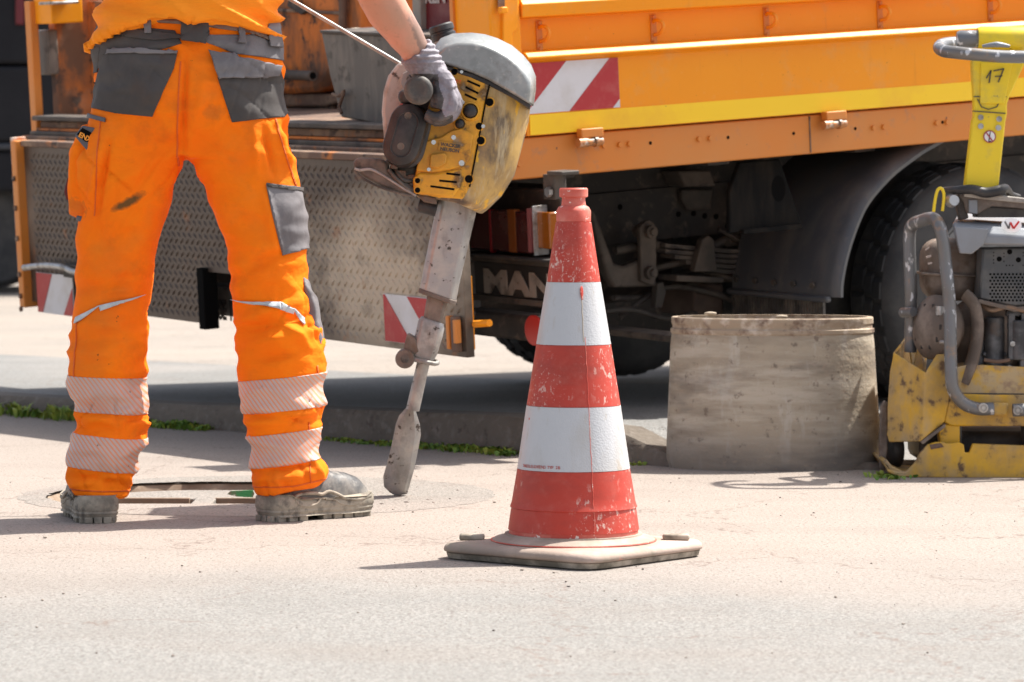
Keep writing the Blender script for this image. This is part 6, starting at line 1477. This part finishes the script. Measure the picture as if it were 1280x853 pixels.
# engine: tank, blower disc, shroud, block, muffler guard
tk = NB(); q = bmesh.ops.create_cube(tk, size=1); bmesh.ops.transform(tk, matrix=Matrix.Translation(Cp(1187, 337, .24)) @ Matrix.Diagonal((.150, .20, .165, 1)), verts=q['verts'])
bmesh.ops.bevel(tk, geom=tk.edges[:]+tk.verts[:], offset=.05, segments=5, affect='EDGES', profile=.5)
build('fuel_tank', tk, 'engine_brown', comp, smooth=60)
build('tank_seam', slab([(1153, 341), (1220, 344), (1220, 347), (1153, 344)], CY+.128, .22), 'engine_brown', comp, bevel=.003)
bm = NB(); strokes([(1157, 313), (1162, 309)], .8, .135, bm); strokes([(1158, 322), (1164, 320)], 1.2, .135, bm); strokes([(1160, 330), (1165, 329)], 1, .135, bm); build('tank_marks', bm, 'creamlet', comp)
cd = Vector((-.62, -.75, 0)).normalized()
build('starter_disc', lathe([(.0, .03), (.030, .030), (.05, .024), (.078, .008), (.085, .0), (.085, -.03), (.07, -.05), (0, -.05)], Cp(1166, 409, .10), Vector((-.85, -.5, .1)), n=48), 'engine_brown', comp, smooth=45)
bm = NB()
for i in range(10):
    a = i/10*6.283; c = Cp(1166, 409, .10)+Vector((-.85, -.5, .1)).normalized()*.016; F_ = frame_to(Vector((-.85, -.5, .1))); c = c+(F_ @ Vector((math.cos(a)*.055, math.sin(a)*.055, 0))); box(c, (.010, .012, .014), bm)
build('starter_vents', bm, 'chassis', comp, bevel=.002)
build('shroud', lathe([(.10, -.05), (.115, -.04), (.118, .0), (.112, .02), (.09, .024), (0, .024)], Cp(1228, 425, .16), Vector((-.6, -.8, 0)), n=48), 'engine_brown', comp, smooth=45)
build('belt_guard', tube([Cp(1206, 368, .06), Cp(1218, 382, .05), Cp(1222, 410, .05), Cp(1217, 445, .05), Cp(1204, 478, .06)], .011, n=12, sub=5, flat=(1, 2.2)), 'engine_brown', comp, smooth=60)
bm = cyl(Cp(1176, 428, .03), Cp(1190, 428, .0), .006, n=12); cyl(Cp(1176, 383, .06), Cp(1176, 394, .06), .014, n=16, bm=bm); build_each('stud', bm, 'zinc', comp, smooth=40)
cs([(1170, 390), (1184, 392), (1184, 425), (1172, 425)], .06, .05, 'chassis', 'filter_elbow', bevel=.01)
cs([(1215, 388), (1330, 384), (1335, 470), (1220, 480), (1210, 470)], .14, .22, 'engine', 'engine_block', bevel=.01)
bm = NB()
for i in range(6): cyl(Cp(1226+i*10, 405, .135), Cp(1226+i*10, 478, .135), .009, n=12, bm=bm)
for i in range(4): box(Cp(1262+i*16, 420, .10), (.016, .08, .12), bm)
build('cooling_fins', bm, 'engine', comp, smooth=40)
bm = cyl(Cp(1243, 396, .10), Cp(1243, 464, .10), .026, n=28); cyl(Cp(1275, 400, .08), Cp(1275, 450, .08), .03, n=28, bm=bm); cyl(Cp(1225, 400, .11), Cp(1225, 460, .11), .012, n=20, bm=bm)
build('crankcase_ribs', bm, 'engine', comp, bevel=.004)
bm = NB()
for x0, y0, x1, y1, dy in ((1246, 456, 1266, 484, .07), (1216, 445, 1226, 482, .06), (1275, 445, 1300, 478, .06), (1228, 440, 1300, 446, .09), (1236, 424, 1240, 470, .08), (1258, 388, 1285, 396, .07), (1260, 405, 1282, 412, .065), (1264, 430, 1300, 437, .06), (1240, 470, 1250, 488, .06)):
    slab([(x0, y0), (x1, y0), (x1, y1), (x0, y1)], CY+dy, .06, bm)
build('engine_castings', bm, 'engine', comp, bevel=.004)
bm = NB()
for x, y in ((1219, 455), (1219, 474), (1221, 428), (1266, 430), (1262, 460), (1279, 404), (1240, 372), (1262, 374), (1221, 461)):
    c = Cp(x, y, .055); cyl(c, c+Vector((0, .02, 0)), .007, n=10, bm=bm)
build_each('engine_bolt', bm, 'zinc', comp, .005, smooth=40)
bm = tube([Cp(1230, 450, .055), Cp(1248, 452, .05), Cp(1262, 450, .055)], .005, n=8); tube([Cp(1226, 380, .08), Cp(1240, 388, .06), Cp(1260, 384, .05), Cp(1290, 392, .05)], .006, n=8, bm=bm); build_each('engine_pipe', bm, 'rusty', comp, .001, smooth=60)
mg = cs([(1228, 310), (1340, 308), (1340, 376), (1268, 384), (1224, 374)], .05, .12, 'muff', 'muffler_guard', bevel=.006)
bm = NB()
for j in range(9):
    for i in range(20):
        x = 1238+i*4.7+(j % 2)*2.35; y = 343+j*4.1
        if x < 1335: cyl(Cp(x, y, .0505), Cp(x, y, .0490), .0031, n=8, bm=bm)
build('guard_holes', bm, 'black', mg)
bm = NB()
for x, y in ((1262, 315), (1249, 324), (1273, 325), (1297, 322)): cyl(Cp(x, y, .0505), Cp(x, y, .0488), .0068, n=16, bm=bm)
for x, y in ((1242, 316), (1242, 320), (1242, 325), (1242, 329), (1255, 317), (1255, 321), (1255, 327), (1258, 332), (1262, 332), (1266, 332), (1279, 316), (1279, 320), (1279, 332), (1283, 326)): cyl(Cp(x, y, .0505), Cp(x, y, .0490), .0017, n=8, bm=bm)
build('guard_holes', bm, 'black', mg)
cs([(1224, 374), (1268, 384), (1340, 377), (1340, 382), (1268, 390), (1222, 379)], .045, .13, 'engine_brown', 'muffler_flange', bevel=.002)
# handle: shaft, flared head, loop
sh_ = cs([(1206, 236), (1216, 152), (1218, 146), (1218, 128), (1215, 76), (1219, 72), (1283, 72), (1281, 80), (1263, 118), (1259, 130), (1259, 142), (1257, 152), (1248, 236)], .05, .045, 'cshaft', 'handle_shaft', bevel=.004)
cs([(1226, 78), (1266, 78), (1256, 130), (1225, 130)], .044, .008, 'cshaft', 'shaft_recess', bevel=.003)
bm = NB()
for a, b in (((1217, 121), (1258, 121)), ((1216, 139), (1257, 142))): strokes([a, b], .6, .046, bm)
strokes([(1222, 124), (1227, 134), (1236, 137), (1246, 134), (1251, 125)], .5, .046, bm)
build('shaft_scratches', bm, 'ink', sh_)
bm = NB()
for x, y in ((1226, 147), (1249, 149), (1226, 158), (1248, 160)): cyl(Cp(x, y, .052), Cp(x, y, .044), .0075, n=14, bm=bm)
build_each('shaft_rivet', bm, 'zinc', sh_, .005, smooth=40)
bm = NB(); strokes([(1233, 98), (1239, 88), (1236.5, 104)], .7, .040, bm); strokes([(1242, 89), (1255, 86), (1248, 103)], .7, .040, bm); strokes([(1244, 96), (1253, 95)], .6, .040, bm)
build('handwritten_number', bm, 'ink', sh_)
c = Cp(1237, 171, .048)
s2 = build('warning_sticker', lathe([(0, .002), (.0165, .002), (.0165, 0), (0, 0)], c, (0, -1, 0), n=32), mat('sign_ring', (.35, .05, .06), .4), sh_)
build('sticker_face', lathe([(0, .0028), (.0135, .0028), (.0135, 0), (0, 0)], c, (0, -1, 0), n=32), 'white', s2)
bm = NB(); strokes([(1233, 166), (1241, 177)], .8, .0435, bm); build('sticker_emblem', bm, mat('sign_bar', (.35, .05, .06), .4), s2)
bm = NB(); strokes([(1238, 165), (1236, 177), (1239, 177)], .6, .0442, bm); build('sticker_emblem', bm, 'ink', s2)
a, b = Cp(1222, 49, .09), Cp(1310, 49, .09)
build('handle_head', lathe([(.030, 0), (.033, .008), (.033, .17), (.030, .178), (0, .178)], a, b-a, n=36), 'cshaft', comp, smooth=40)
build('head_cap', lathe([(.0, -.056), (.018, -.055), (.023, -.046), (.023, .0), (0, .0)], a, b-a, n=28), 'tube', comp, smooth=40)
build('lock_lever', tube([Cp(1228, 58, .05), Cp(1246, 56, .04), Cp(1262, 58, .045)], [.004, .008, .004], n=10), 'cover', comp, smooth=60)
lp_ = [Cp(1208, 54, .20), Cp(1190, 54, .19), Cp(1178, 56, .15), Cp(1174, 60, .10), Cp(1180, 64, .03), Cp(1195, 66, -.02), Cp(1215, 68, -.04), Cp(1255, 71, -.045), Cp(1300, 71, -.04), Cp(1330, 68, -.02), Cp(1345, 62, .08), Cp(1338, 56, .19), Cp(1310, 53, .2)]
build('handle_loop', tube(lp_, .0165, n=16, sub=6, closed=False), 'tube', comp, smooth=60)
